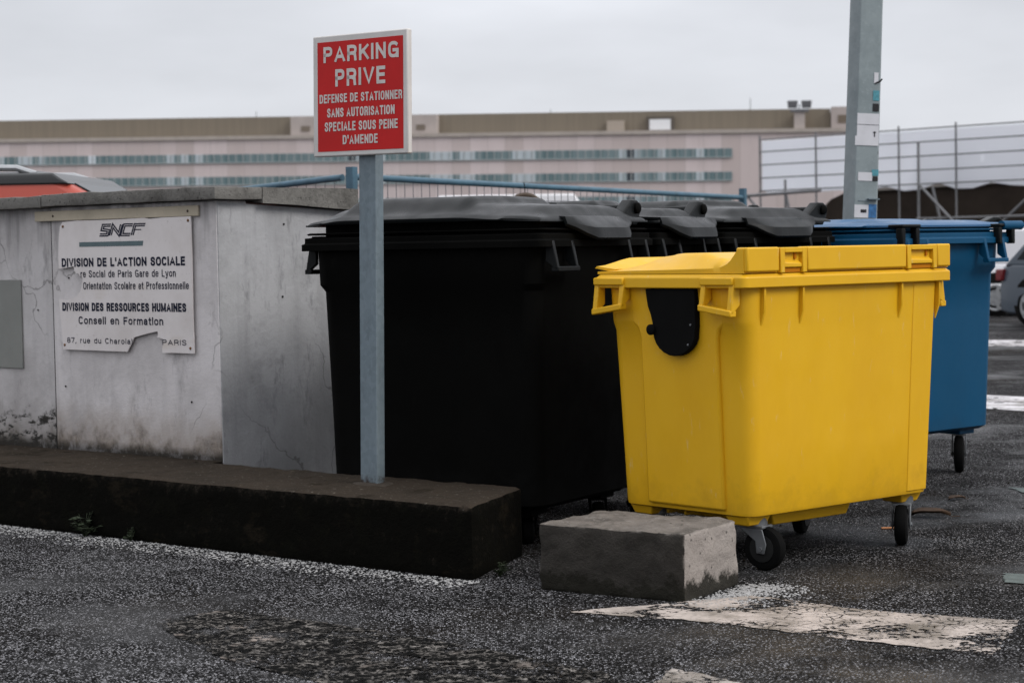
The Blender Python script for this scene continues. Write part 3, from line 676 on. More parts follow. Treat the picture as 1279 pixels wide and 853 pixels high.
# ---- large domed-lid container (long side 1.33 m along x, short side along y; hinge rod at +y)
def domed_bin(label, body_m, lid_m, loc, yaw, clamps=False, L_=1.33, W_=1.09, dz=0.0):
    zr0, zr1 = 1.305 + dz, 1.372 + dz
    b = empty('wheeled_bin', loc, yaw, label, 'wheeled bin', 'four-wheeled waste bins')
    def hx(z): return .572 + (.60 - .572) * (z - .25) / 1.05
    def hy(z): return .455 + (.49 - .455) * (z - .25) / 1.05
    kx, ky = L_ / 1.33, W_ / 1.09; zb = .246 if clamps else .17
    bm = BM()
    lo = [rrect((hx(.25) - .03) * kx, (hy(.25) - .03) * ky, .06, zb), rrect(hx(.27) * kx, hy(.27) * ky, .075, zb + .02)]
    lo += [rrect(hx(z) * kx, hy(z) * ky, .075, z) for z in (.6, .9, 1.12)]
    lo += [rrect(hx(1.14) * kx + .018, hy(1.14) * ky + .018, .08, 1.15), rrect(hx(1.3) * kx + .018, hy(1.3) * ky + .018, .08, zr0 + .004)]
    loft(bm, lo); body = obj('body', bm, body_m, b, smooth=32)
    bm = BM(); loft(bm, [rrect(L_/2 - .04, W_/2 - .04, .035, zr0 + .004), rrect(L_/2, W_/2, .035, zr0), rrect(L_/2, W_/2, .035, zr0 + .030), rrect(L_/2 - .012, W_/2 - .012, .03, zr0 + .034),
                         rrect(L_/2 - .012, W_/2 - .012, .03, zr0 + .058), rrect(L_/2 - .035, W_/2 - .035, .03, zr0 + .061), rrect(L_/2 - .035, W_/2 - .035, .03, zr1)])
    rim = obj('rim', bm, body_m, b, bevel=.0025)
    for sx in (-1, 1):
        for yc in (-.36 * ky, .36 * ky):
            bm = BM(); handle_loop(bm, sx * (L_/2), sx, yc, .19, zr0 + .03, zr0 - .105, .028, .022)
            obj('lifting_loop', bm, blk_lid if not clamps else body_m, rim, bevel=.004)
    # lid: domed shell with a wavy overhanging lip above a dark inset skirt
    lw, ll = W_ - .05, L_ - .05; ds = .30 if clamps else 1.0; zl = zr1 + (.028 if clamps else .050)
    bm = BM(); loft(bm, [rrect(ll/2 - .05, lw/2 - .05, .05, zr1), rrect(ll/2 - .05, lw/2 - .05, .05, zl + .008)]); skirt = obj('lid_skirt', bm, body_m, b)
    def h(x, y):
        dx = ll/2 - abs(x); dy = lw/2 - abs(y); rim_ = min(dx, dy)
        wav = .012 * sst(.52 - abs(x + .10), 0, .24) - .008 * sst(abs(x) - .42, 0, .2)
        edge = sst(dx, .01, .10) * sst(dy, .01, .20)
        dome = .040 * edge
        mid = sst(.34 - abs(x + .14), 0, .055) * sst(dy, .02, .20)      # raised middle
        dome += .034 * mid + .012 * edge * cos(pi * y / lw)
        return wav * ds + dome * ds + .012 * sst(rim_, 0, .03)
    bm = lid_grid(ll, lw, h, zl, 72, 52, .0)
    for f in [f for f in bm.faces if len(f.verts) > 4]: bm.faces.remove(f)
    lid = obj('lid', bm, lid_m, b, smooth=48)
    m_ = lid.modifiers.new('shell', 'SOLIDIFY'); m_.thickness = .010; m_.offset = -1
    bm = BM(); loft(bm, [rrect(ll/2 + .008, lw/2 + .008, .05, zr1 + .004), rrect(ll/2 + .012, lw/2 + .012, .05, zr1 + .010), rrect(ll/2 + .002, lw/2 + .002, .05, zr1 + .014)])
    obj('flange', bm, body_m, skirt, smooth=35)
    for sx in (-1, 1):                                              # drooping grip tongue in the middle of each short side
        if clamps: continue
        bm = BM(); n = 12; top = []; und = []
        for i in range(n + 1):
            y = -.30 + .60 * i / n; k = sst(.30 - abs(y), 0, .16); x = sx * (ll/2 - .01)
            up_ = [(x - sx * .10, y, zr1 + .070 + .01 * k), (x + sx * .02, y, zr1 + .064), (x + sx * (.03 + .06 * k), y, zr1 + .040 - .025 * k), (x + sx * (.03 + .075 * k), y, zr1 + .032 - .062 * k)]
            dn = [(p[0] - sx * .010, p[1], p[2] - .010) for p in reversed(up_)]
            top.append(up_ + dn)
        loft(bm, top); obj('grip_tongue', bm, lid_m, lid, smooth=30)
    bm = BM(); zrod = zr1 + (.04 if clamps else .108)
    tube(bm, [(-L_/2 + .14, W_/2 + .01, zrod), (L_/2 - .14, W_/2 + .01, zrod)], .019, 12)
    rod = obj('hinge_rod', bm, blk_lid, b, smooth=40)
    for x in (-L_/2 + .13, L_/2 - .13, -.09, .09):
        bm = BM(); w = .028 if abs(x) > .2 else .014
        P = [(x - w, W_/2 - .20, zr1 + .030), (x - w, W_/2 + .02, zr1 + .028), (x - w, W_/2 + .055, zrod - .02), (x - w, W_/2 + .055, zrod + .022), (x - w, W_/2 + .02, zrod + .040), (x - w, W_/2 - .03, zrod + .040)]
        prism(bm, P, (2 * w, 0, 0)); br = obj('hinge_bracket', bm, blk_lid, rod, bevel=.006)
        if abs(x) > .2:
            bm = BM(); sg = 1 if x > 0 else -1
            disc_wheel(bm, (x + sg * w, W_/2 + .012, zrod), (sg, 0, 0), [(.026, 0), (.026, .012), (.018, .018)], 16); obj('pivot_cap', bm, blk, br, smooth=40)
    if clamps:
        for sx in (1, -1):
            for yc in (-.455 * ky, .455 * ky):
                bm = BM(); x = sx * (L_/2 - .02); a, c = yc - .075, yc + .075
                for q in (a, c - .030): 
                    x0, x1 = sorted((x, x + sx * .045)); box(bm, x0, x1, q, q + .030, zr0 - .005, zr1 + .022)
                x0, x1 = sorted((x - sx * .05, x + sx * .05)); box(bm, x0, x1, a - .004, c + .004, zr1 + .0225, zr1 + .040)
                obj('lid_clamp', bm, blk_lid, b, bevel=.006)
        bm = BM(); tube(bm, [(L_/2 + .01, W_/2 - .12, zr1 + .030), (L_/2 + .01, W_/2 + .06, zr1 + .030)], .026, 12); obj('end_cap', bm, blu, b, smooth=40)
    for (x, y, a) in ((-.44, -.33, .6), (.44, -.33, 2.2), (-.44, .33, 1.1), (.44, .33, -.95)): caster(b, x * kx, y * ky, a, zb - .04, .105 if clamps else .062, zinc if clamps else rubber)
    for sx in (-1, 1):
        for sy in (-1, 1):
            bm = BM(); x0, x1 = sorted((sx * .36 * kx, sx * .50 * kx)); y0, y1 = sorted((sy * .25 * ky, sy * .395 * ky)); box(bm, x0, x1, y0, y1, zb - .03, zb + .004)
            obj('caster_housing', bm, body_m, body, bevel=.006)
    return b
def place(corner, yaw, L_=1.33, W_=1.09):
    c = Vector(corner); X = Vector((cos(yaw), sin(yaw))); Y = Vector((-sin(yaw), cos(yaw))); p = c - X * L_/2 + Y * W_/2; return (p.x, p.y, 0)
domed_bin('nearest of the black wheeled bins, domed lid, right behind the sign post', blk, blk_lid, place((.135, 8.40), R_(-31), 1.28, 1.05), R_(-31), False, 1.28, 1.05)
domed_bin('middle black wheeled bin half hidden between the nearest and the farthest black bins', blk, blk_lid, place((.706, 9.35), R_(-31), 1.25, .66), R_(-31), False, 1.25, .66)
domed_bin('farthest black wheeled bin, next to the blue bin lid', blk, blk_lid, place((1.075, 9.97), R_(-43), 1.28, 1.0), R_(-43), False, 1.28, 1.0)
domed_bin('tall blue wheeled bin with pale blue lid behind the yellow bin', blu, blu_lid, place((2.04, 10.5), R_(-49), 1.33, 1.03), R_(-49), True, 1.33, 1.03, -.02)

# ------------------------------------------------------------------ lamp post with stickers
lp = empty('lamp_post', (2.225, 13.0, 0), 0, 'thick octagonal galvanised lamp post with paper notices behind the blue bin', 'lamp post')
lp.rotation_euler = (0, .0435, R_(12))
def pole_ring(z):
    k = 1 - .065 * z / 1.5 * .9; P = [(-.080, -.085), (.080, -.085), (.108, -.035), (.108, .06), (.06, .11), (-.06, .11), (-.108, .06), (-.108, -.035)]
    return [(x * k, y * k, z) for x, y in P]
bm = BM(); loft(bm, [pole_ring(z) for z in (0, 1.46, 2.9, 6.5)])
obj('pole', bm, pole_m, lp, bevel=.004)
def pr(z): return .085 * (1 - .065 * z / 1.5 * .9)
paper = plain('paper', (.60, .60, .63), .8, .2, var=.12, sc=10)
def sticker(x0, x1, z0, z1, mat, name='paper_notice', par=None, lift=.002):
    x0 *= 1.65; x1 *= 1.65; bm = BM(); r0, r1 = pr(z0) + lift, pr(z1) + lift
    hexa(bm, [(x0, -r0 - .001, z0), (x1, -r0 - .001, z0), (x1, -r0, z0), (x0, -r0, z0)], [(x0, -r1 - .001, z1), (x1, -r1 - .001, z1), (x1, -r1, z1), (x0, -r1, z1)])
    return obj(name, bm, mat, par or lp)
teal = plain('teal_sticker', (.09, .30, .36), .6, .3, var=.4, sc=60); dk = plain('dark_sticker', (.02, .02, .022), .6, .3, var=.5, sc=60)
prn = plain('printed_blue_sticker', (.05, .17, .38), .6, .3, var=.6, sc=40)
pa = sticker(-.045, .046, 1.93, 2.135, paper); sticker(-.052, .046, 1.928, 1.99, paper, lift=.0035)
sticker(.026, .030, 1.985, 2.02, dk, 'printed_arrow', pa, .005); sticker(.022, .034, 2.012, 2.018, dk, 'printed_arrow', pa, .005); sticker(-.045, .046, 2.062, 2.064, dk, 'fold', pa, .004)
sticker(-.035, .024, 1.70, 1.755, paper); sticker(.026, .048, 1.70, 1.73, dk, 'sticker'); sticker(.022, .050, 1.735, 1.775, teal, 'sticker')
sticker(.018, .044, 2.22, 2.285, teal, 'sticker'); sticker(.018, .044, 2.15, 2.20, dk, 'sticker'); sticker(.020, .038, 2.33, 2.40, paper, 'sticker')
sticker(-.046, .012, 1.462, 1.545, paper, 'sticker'); sticker(-.020, .004, 1.495, 1.515, dk, 'sticker', lift=.004); sticker(.013, .046, 1.462, 1.55, prn, 'sticker')
bm = BM(); box(bm, -.052, .050, -pr(1.57) - .003, -pr(1.57) + .01, 1.568, 1.573); box(bm, .01, .085, -pr(1.585) - .03, -pr(1.585) + .01, 1.580, 1.588); obj('door_latch', bm, galv, lp)
bm = BM(); disc_wheel(bm, (.056, -pr(1.89) + .015, 1.885), (0, -1, 0), [(.012, 0), (.024, 0), (.024, .012), (.012, .012)], 14); obj('clip', bm, dk, lp)
bm = BM(); tube(bm, [(.04, -pr(2.35), 2.33), (.075, -pr(2.35) - .004, 2.345), (.088, -pr(2.35), 2.36)], .006, 6); obj('wire_end', bm, dk, lp)

# ------------------------------------------------------------------ blue rail fence with wire mesh
fblue = plain('blue_grey_paint', (.06, .135, .19), .5, .4, var=.35, sc=9)
wire = plain('grey_wire', (.22, .22, .23), .5, .4, .3)
def fence(label, p0, p1, top0, top1, posts):
    a = Vector(p0); c = Vector(p1); d = c - a; L_ = d.length
    f = empty('mesh_fence', (a.x, a.y, 0), atan2(d.y, d.x), label, 'fence', 'fence panels behind the bins')
    sl = (top1 - top0) / L_
    bm = BM(); tube(bm, [(.02, 0, top0 - .03), (L_ - .02, 0, top1 - .03)], .024, 10); obj('top_rail', bm, fblue, f, smooth=40)
    bm = BM(); tube(bm, [(.02, 0, .15), (L_ - .02, 0, .15)], .02, 8); obj('bottom_rail', bm, fblue, f, smooth=40)
    bm = BM(); n = int(L_ / .11)
    for i in range(1, n):
        x = L_ * i / n; tube(bm, [(x, 0, .15), (x, 0, top0 - .03 + sl * x)], .0035, 4, False)
    for k in range(8): tube(bm, [(0, 0, .3 + k * .19), (L_, 0, .3 + k * .19)], .003, 4, False)
    obj('wire_mesh', bm, wire, f)
    for x, tp_ in posts:
        bm = BM(); loft(bm, [rrect(.032, .032, .006, z, 2, cx=x) for z in (0, tp_)]); obj('post', bm, fblue, f, smooth=40)
    return f
fence('long blue railed wire fence panel sloping behind the black bins', (-1.115, 14.15), (2.33, 19.9), 1.86, 1.80, [(0, 1.90), (6.70, 1.86)])
fence('short blue railed fence panel behind the concrete wall corner', (-1.175, 14.22), (-3.6, 16.9), 1.86, 1.73, [])

# worn scooter tyre hung on the fence
ty = empty('old_tyre', (.125, 16.00, 1.43), .35, 'small worn black and tan tyre hanging on the blue railed fence behind the black bins', 'tyre')
bm = BM(); ax = (.30, 1, 0); ctr = (0, 0, .16)
disc_wheel(bm, ctr, ax, [(.098, -.045), (.142, -.050), (.157, -.034), (.159, -.010), (.149, 0), (.159, .010), (.157, .034), (.142, .050), (.098, .045), (.094, 0)], 36)
obj('tread', bm, plain('tan_worn_rubber', (.085, .064, .048), .8, .2, var=.45, sc=14), ty, smooth=40)
bm = BM(); disc_wheel(bm, ctr, ax, [(.025, -.054), (.122, -.052), (.110, .05), (.025, .054)], 32); obj('side_wall', bm, rubber, ty, smooth=40)
bm = BM(); tube(bm, [(0, 0, .31), (.01, .03, .37), (.03, .10, .40)], .004, 6); obj('wire_tie', bm, rubber, ty)

# ------------------------------------------------------------------ vehicles
glass = Mat('car_glass', (.008, .010, .012), .22, .10); glass_m = glass.m
chrome = plain('alloy_grey', (.42, .43, .44), .35, .5, .6, var=.2)
lampred = plain('red_lens', (.16, .012, .015), .25, .5); lampwhite = plain('clear_lens', (.45, .47, .5), .2, .6)
trim = plain('black_trim', (.012, .013, .015), .55, .3)
def paint(name, col): return Mat(name, col, .38, .35, 0.0, .15).m
def car(label, loc, yaw, col_m, H_=1.5, L_=4.25, W_=1.76, roof_m=None, rails=False, van=False, sc=1.0, run=.62, ws=1.0):
    """car facing +x, origin between the wheels on the ground"""
    c = empty('parked_car' if not van else 'parked_van', loc, yaw, label, 'car' if not van else 'van'); c.scale = (sc, sc, sc)
    belt = H_ * .60; x1, x0 = L_/2, -L_/2; wb = L_ * .305; wr = .32; hw = W_/2
    bm = BM()
    def ring(x, zb, zt, k): return [(x, -hw * k, zb), (x, hw * k, zb), (x, hw * k * 1.01, (zb + zt) * .5), (x, hw * k * .93, zt), (x, -hw * k * .93, zt), (x, -hw * k * 1.01, (zb + zt) * .5)]
    nose = belt * .78 if not van else belt * .9
    loft(bm, [ring(x0, .35, belt * .80, .80), ring(x0 + .06, .24, belt * .97, .92), ring(x0 + .35, .20, belt, 1), ring(-wb, .20, belt, 1), ring(0, .20, belt, 1), ring(x1 - 1.15, .20, belt, 1), ring(x1 - .75, .20, belt * .97, 1),
              ring(x1 - .30, .21, nose + .06, .97), ring(x1 - .06, .25, nose - .06, .88), ring(x1, .34, nose - .2, .74)])
    body = obj('body', bm, col_m, c, smooth=30, bevel=.03)
    if van: A_ = [(x0 + .05, belt), (x0 + .14, H_), (x1 - 1.55, H_), (x1 - .75, belt)]
    else: A_ = [(x0 + .12, belt), (x0 + run, H_ - .02), (x1 - 1.0 - ws, H_), (x1 - 1.0, belt)]
    kt = .80 if not van else .92
    bm = BM(); n_ = []
    for (xa, za), (xb, zb) in ((A_[0], A_[1]), (A_[3], A_[2])): pass
    bot = [(A_[0][0], -hw * .93, belt - .03), (A_[3][0], -hw * .93, belt - .03), (A_[3][0], hw * .93, belt - .03), (A_[0][0], hw * .93, belt - .03)]
    top = [(A_[1][0], -hw * kt, A_[1][1]), (A_[2][0], -hw * kt, A_[2][1]), (A_[2][0], hw * kt, A_[2][1]), (A_[1][0], hw * kt, A_[1][1])]
    hexa(bm, bot, top); obj('cabin', bm, col_m, c, bevel=.05, seg=3)
    if roof_m:      # contrast-coloured roof shell reaching a little down the cabin sides and the windscreen
        def rg(q, g, dz): 
            zz = belt - .03; f = lambda i0, i1: A_[i0][0] + (A_[i1][0] - A_[i0][0]) * q
            w = hw * .93 + (hw * kt - hw * .93) * q + g; z = zz + (H_ - zz) * q + dz
            return [(f(0, 1) - g, -w, z), (f(3, 2) + g, -w, z), (f(3, 2) + g, w, z), (f(0, 1) - g, w, z)]
        bm = BM(); loft(bm, [rg(.925, .012, 0), rg(.97, .013, 0), rg(1.0, .004, .012), rg(1.0, -.10, .030)]); obj('roof', bm, roof_m, c, bevel=.012)
    def pane(P, name):
        bm = BM(); q = [Vector(p) for p in P]; nn = (q[1] - q[0]).cross(q[2] - q[0]).normalized()
        ctr = sum(q, Vector()) / len(q)
        if nn.dot(ctr - Vector((0, 0, belt))) < 0: nn = -nn
        prism(bm, [p + nn * .012 for p in q], -nn * .03); return obj(name, bm, glass_m, c, bevel=.01)
    def cab(t, s, side):   # point on the cabin side: t along 0..1, s up 0..1
        xb = A_[0][0] + (A_[3][0] - A_[0][0]) * t; xt = A_[1][0] + (A_[2][0] - A_[1][0]) * t
        return (xb + (xt - xb) * s, side * (hw * .93 + (hw * kt - hw * .93) * s), belt - .03 + (H_ - belt + .03) * s)
    for side in (-1, 1):
        for t0, t1 in (((.07, .30), (.33, .62), (.65, .93)) if not van else ((.70, .93),)):
            pane([cab(t0, .16, side), cab(t1, .16, side), cab(t1, .82, side), cab(t0, .82, side)], 'side_window')
        bm = BM(); box(bm, x1 - 1.30, x1 - 1.14, side * (hw + .02), side * (hw + .17), belt + .03, belt + .17); obj('wing_mirror', bm, col_m, c, bevel=.03)
        bm = BM(); hexa(bm, [(x1 - .55, side * hw * .985, nose - .20), (x1 - .10, side * hw * .80, nose - .24), (x1 - .20, side * hw * .5, nose - .2), (x1 - .5, side * hw * .6, nose - .2)],
                        [(x1 - .62, side * hw * .97, nose + .01), (x1 - .14, side * hw * .78, nose - .06), (x1 - .25, side * hw * .5, nose - .05), (x1 - .5, side * hw * .6, nose)]); obj('headlight', bm, lampwhite, c, bevel=.01)
        bm = BM(); box(bm, x0 + .01, x0 + .16, side * hw * .80, side * hw * .985, belt * .74, belt * .93); obj('tail_light', bm, lampred, c, bevel=.02)
        bm = BM(); box(bm, -wb + .35, wb - .35, side * (hw * 1.0), side * (hw * 1.0 + .012), belt * .50, belt * .57); obj('rubbing_strip', bm, trim, c)
        if rails:
            bm = BM(); y = side * (hw * kt - .07); xa, xb = A_[1][0] + .1, A_[2][0] - .12
            tube(bm, [(xa, y, H_ + .01), (xa + .12, y, H_ + .050), (xa + .6, y, H_ + .060), (xb - .6, y, H_ + .060), (xb - .12, y, H_ + .050), (xb, y, H_ + .01)], .020, 8); obj('roof_rail', bm, chrome, c, smooth=40)
        for x in (-wb, wb):
            bm = BM(); disc_wheel(bm, (x, side * (hw - .10), wr + .06), (0, side, 0), [(wr + .05, 0), (wr + .05, .103)], 24); obj('wheel_arch', bm, dark_hole, c)
            bm = BM(); disc_wheel(bm, (x, side * (hw - .10), wr), (0, side, 0), [(.18, -.09), (wr - .03, -.09), (wr, -.06), (wr, .085), (wr - .03, .106), (.20, .108)], 28); w = obj('wheel', bm, rubber, c, smooth=35)
            bm = BM(); disc_wheel(bm, (x, side * (hw - .10), wr), (0, side, 0), [(.22, .09), (.22, .114), (.19, .112), (.17, .104), (.05, .118)], 24)
            for k in range(5):
                a = 2 * pi * k / 5; d = Vector((cos(a), 0, sin(a))); s = Vector((-sin(a), 0, cos(a))) * .03; ctr = Vector((x, side * (hw + .012), wr)); o = Vector((0, side * .012, 0))
                prism(bm, [ctr + d * .03 - s, ctr + d * .205 - s, ctr + d * .205 + s, ctr + d * .03 + s], o)
            obj('rim', bm, chrome, w, smooth=35)
    def slope(q, w, i0, i1):   # point on the sloping front (or back) of the cabin, q up the slope
        a, b_ = A_[i0], A_[i1]; zz = belt - .03; return (a[0] + (b_[0] - a[0]) * q, w * (hw * .93 + (hw * kt - hw * .93) * q), zz + (b_[1] - zz) * q)
    pane([slope(.12, -.82, 3, 2), slope(.12, .82, 3, 2), slope(.93, .82, 3, 2), slope(.93, -.82, 3, 2)], 'windscreen')
    if not van: pane([slope(.18, -.88, 0, 1), slope(.18, .88, 0, 1), slope(.90, .88, 0, 1), slope(.90, -.88, 0, 1)], 'rear_window')
    for x in (x0 - .0, x1 - .04):
        bm = BM(); box(bm, x - .02, x + .06, -hw * .72, hw * .72, .26, .42); obj('bumper', bm, trim, c, bevel=.03)
    return c
car('salmon red car with black roof and silver roof rails behind the concrete wall', (-2.60, 12.9, 0), R_(-3), paint('salmon_red_paint', (.40, .075, .052)), 1.80, 4.4, 1.8, paint('black_roof_paint', (.02, .021, .022)), True, ws=1.35)
car('dark blue grey car parked at the right edge beyond the blue bin', (8.98, 28.5, 0), R_(-64), paint('dark_blue_grey_paint', (.055, .07, .09)), 1.55, 4.2, 1.74, run=.85)
car('low white van standing behind the dark blue grey car', (9.9, 34.6, 0), R_(-9), paint('van_white_paint', (.72, .72, .75)), 1.50, 5.0, 1.8, van=True)

car('tall white delivery van far away, seen through the wire fence', (.55, 58.0, 0), R_(4), paint('far_van_white_paint', (.70, .70, .72)), 2.85, 5.6, 2.0, van=True)

# ------------------------------------------------------------------ scaffold with white sheeting, brown retaining wall
tubem = plain('scaffold_tube', (.20, .20, .205), .5, .4, .3, var=.3, sc=5)
shm = Mat('white_sheeting', (.70, .71, .76), .7, .25); shm.over(shm.rng(shm.noise(.8, 4, .6, shm.map((1, 1, .4))), .45, .7, 0, .5), (.60, .61, .66)); sheet_m = shm.m
shm.b.inputs['Base Color'].default_value = (.8, .8, .84, 1)
tl = shm.n('ShaderNodeBsdfTranslucent'); tl.inputs['Color'].default_value = (.95, .96, .99, 1); ms = shm.n('ShaderNodeMixShader'); ms.inputs[0].default_value = .85
shm.l(shm.b.outputs[0], ms.inputs[1]); shm.l(tl.outputs[0], ms.inputs[2]); shm.l(ms.outputs[0], shm.out.inputs['Surface'])
scf = empty('scaffold', (9.06, 72.0, 0), atan2(-8.0, 7.34), 'scaffold of steel tubes carrying white sheeting beyond the lamp post', 'scaffold')
SL = 18.0; DZ = -.006
bm = BM(); n = 26; top = []
for i in range(n + 1):
    x = SL * i / n; sag = .22 * abs(sin(x * 1.25)) + .10 * sin(x * 3.1)
    top.append([(x, .10 + .03 * sin(x * 2), 3.22 - .02 * x * .2 - sag * .7 - (.5 if x < .01 else 0) * 0), (x, .115 + .03 * sin(x * 2), 3.22 - sag * .7), (x, .115, 5.02), (x, .10, 5.02)])
loft(bm, top); obj('sheeting', bm, sheet_m, scf, smooth=30)
for x in (0, 2.55, 6.1, 8.4, 11.4, 14.6, 17.6):
    bm = BM(); tube(bm, [(x, 0, 0), (x, 0, 5.2)], .034, 6); obj('standard', bm, tubem, scf, smooth=50)
for x, z in ((1.9, 3.55), (4.9, 3.5), (7.55, 4.55)):
    bm = BM(); tube(bm, [(x, -.9, 0), (x, -.9, z)], .045, 6); obj('standard', bm, tubem, scf, smooth=50)
for z in (5.06, 4.62, 4.15, 3.68, 3.22):
    bm = BM(); tube(bm, [(0, -.05, z), (SL, -.05, z)], .025, 6); obj('ledger', bm, tubem, scf, smooth=50)
bm = BM(); tube(bm, [(7.5, -.95, 2.05), (SL, -.95, 2.05)], .04, 6); obj('ledger', bm, tubem, scf, smooth=50)
bm = BM(); tube(bm, [(-1.5, -.95, 3.0), (3.5, -.95, 3.12)], .06, 6); obj('ledger', bm, tubem, scf, smooth=50)
for p, q in (((7.6, -.98, 3.2), (10.6, -.98, .4)), ((9.0, -.1, .9), (11.5, -.1, 2.9)), ((1.9, -.93, 3.2), (2.8, -.93, 0)), ((7.6, -.2, 3.1), (8.4, -.2, .2)), ((.2, -.93, 3.0), (2.0, -.93, 1.3))):
    bm = BM(); tube(bm, [p, q], .045, 6); obj('brace', bm, tubem, scf, smooth=50)
br = Mat('brown_boards', (.040, .030, .023), .9, .15); br.over(br.rng(br.noise(.7, 5, .7), .42, .65, 0, .7), (.022, .017, .013))
rw = empty('retaining_wall', (11.2, 74.0, 0), atan2(-8.0, 7.34), 'dark brown retaining wall under the white scaffold sheeting', 'wall')
bm = BM(); prism(bm, [(-.6, 0, -.3), (20, 0, -.3), (20, 0, 3.6), (1.9, 0, 3.25), (.9, 0, 2.9), (-.6, 0, 1.7)], (0, 1.2, 0)); obj('boarding', bm, br.m, rw)
bm = BM(); prism(bm, [(1.9, -.12, 3.13), (20, -.12, 3.43), (20, -.12, 3.60), (1.9, -.12, 3.31)], (0, .115, 0)); obj('ledge_beam', bm, plain('beige_beam', (.28, .25, .22), .8), rw)

# ------------------------------------------------------------------ long office building
bp = Vector((32.6, 262.0, 0)); ba = R_(-8.6)
bld = empty('office_building', bp, 0, 'long pink concrete office building with ribbon windows and brown attic storey', 'building')
bld.rotation_euler = (Matrix.Rotation(.0134, 3, 'Y') @ Matrix.Rotation(ba, 3, 'Z')).to_euler()
pk = Mat('pink_concrete_panels', (.66, .57, .56), .85, .2)
bx = pk.xyz(); pn = pk.n('ShaderNodeTexBrick'); pn.offset = 0; pn.inputs['Scale'].default_value = 1; pn.inputs['Mortar Size'].default_value = .03
pn.inputs['Brick Width'].default_value = 2.4; pn.inputs['Row Height'].default_value = 50; cmb = pk.n('ShaderNodeCombineXYZ'); pk.l(bx['X'], cmb.inputs[0]); pk.l(bx['Z'], cmb.inputs[1]); pk.l(cmb.outputs[0], pn.inputs['Vector'])
pn.inputs['Color1'].default_value = (.50, .425, .405, 1); pn.inputs['Color2'].default_value = (.62, .535, .525, 1); pn.inputs['Mortar'].default_value = (.40, .345, .33, 1)
pk.over(1.0, pn.outputs['Color'])
pk.over(pk.rng(pk.noise(.12, 5, .7, pk.map((3, 1, .5))), .5, .75, 0, .35), (.40, .34, .32))
at_m = Mat('brown_attic_cladding', (.205, .175, .135), .8, .25)
wv = at_m.noise(1.2, 3, .5, at_m.map((3.2, 1, .02))); at_m.over(at_m.rng(wv, .4, .65, 0, .6), (.17, .145, .115))
BXL, BXR = -122.0, 14.5
bm = BM(); box(bm, BXL, BXR, 0, 22, -6, 15.9); obj('wall', bm, pk.m, bld)
bm = BM(); box(bm, BXL, BXR - 5.2, 3.2, 18, 16.42, 19.15); attic = obj('attic', bm, at_m.m, bld)
bm = BM(); box(bm, BXL, BXR, -.25, 22.2, 15.9, 16.4); obj('cornice', bm, plain('cornice_concrete', (.42, .37, .33), .85, var=.2, sc=.8), bld)
gl = Mat('ribbon_glazing', (.16, .22, .23), .25, .5)
gx = gl.xyz()['X']; cell = gl.math('FLOOR', gl.math('DIVIDE', gx, 1.02)); wnz = gl.n('ShaderNodeTexWhiteNoise'); wnz.noise_dimensions = '1D'; gl.l(cell, wnz.inputs['W']); rv = wnz.outputs['Value']
gl.over(gl.rng(rv, .2, .7, 0, .8), (.085, .145, .155)); 
lowf = gl.noise(.06, 2, .5, gl.map((1, 0, 0)))
gl.over(gl.rng(gl.math('ADD', rv, gl.rng(lowf, .35, .65, -.32, .30)), .74, .80, 0, .9), (.50, .55, .58)); gl.over(gl.rng(rv, .955, .965), (.62, .67, .71))
gl.over(gl.rng(rv, .03, .02), (.03, .04, .05))
mull = plain('mullion_grey', (.34, .37, .37), .5, .4)
for zt, zb in ((13.93, 12.83), (10.87, 9.80), (7.75, 6.65), (4.6, 3.5)):
    bm = BM(); box(bm, BXL + 1, -3.45, -.06, .3, zb, zt); rwn = obj('ribbon_window', bm, gl.m, bld)
    bm = BM(); x = -3.45
    while x > BXL + 1:
        box(bm, x - .06, x + .06, -.16, -.062, zb, zt); x -= 1.02
    box(bm, BXL + 1, -3.45, -.2, -.062, zb - .14, zb - .003); obj('mullions', bm, mull, rwn)
bm = BM(); box(bm, BXR - 5.1, BXR, 2.0, 16, 16.42, 19.3); pent = obj('penthouse', bm, plain('grey_pink_render', (.40, .35, .33), .85, var=.15, sc=.5), bld)
bm = BM(); box(bm, BXR - 4.2, BXR - 3.0, 1.9, 1.99, 17.2, 18.2); obj('window', bm, plain('brown_shutter', (.15, .12, .09), .7), pent)
pal = plain('pale_render', (.42, .37, .345), .85, var=.15, sc=.6)
bm = BM(); box(bm, -63.5, -43.2, 1.6, 3.195, 16.42, 19.05); ph = obj('penthouse', bm, pal, bld)
for x in (-62, -46): 
    bm = BM(); box(bm, x, x + 1.2, 1.5, 1.59, 17.0, 17.7); obj('window', bm, plain('brown_shutter_small', (.17, .14, .11), .7), ph)
bm = BM(); box(bm, -20.2, -17.9, 2.2, 3.19, 16.5, 17.9); obj('roof_vent', bm, plain('vent_tan', (.36, .31, .26), .7), bld)
bm = BM(); box(bm, -14.9, -11.2, 2.5, 3.19, 16.45, 18.4); hd = obj('roof_hatch', bm, plain('hatch_brown', (.10, .085, .07), .7), bld)
bm = BM(); box(bm, -14.5, -11.7, 2.38, 2.495, 16.6, 18.0); obj('hatch_panel', bm, plain('white_panel', (.75, .76, .78), .5), hd)
bm = BM(); box(bm, 4.6, 6.0, .6, 3.19, 14.0, 18.6); fm = obj('floodlight_shaft', bm, pal, bld)
bm = BM(); box(bm, 4.1, 6.5, .4, 1.6, 18.6, 18.95); 
for x in (4.4, 6.2): hexa(bm, [(x - .6, .4, 19.2), (x + .6, .4, 19.2), (x + .6, .9, 19.1), (x - .6, .9, 19.1)], [(x - .7, .3, 20.0), (x + .7, .3, 20.0), (x + .6, .8, 20.1), (x - .6, .8, 20.1)])
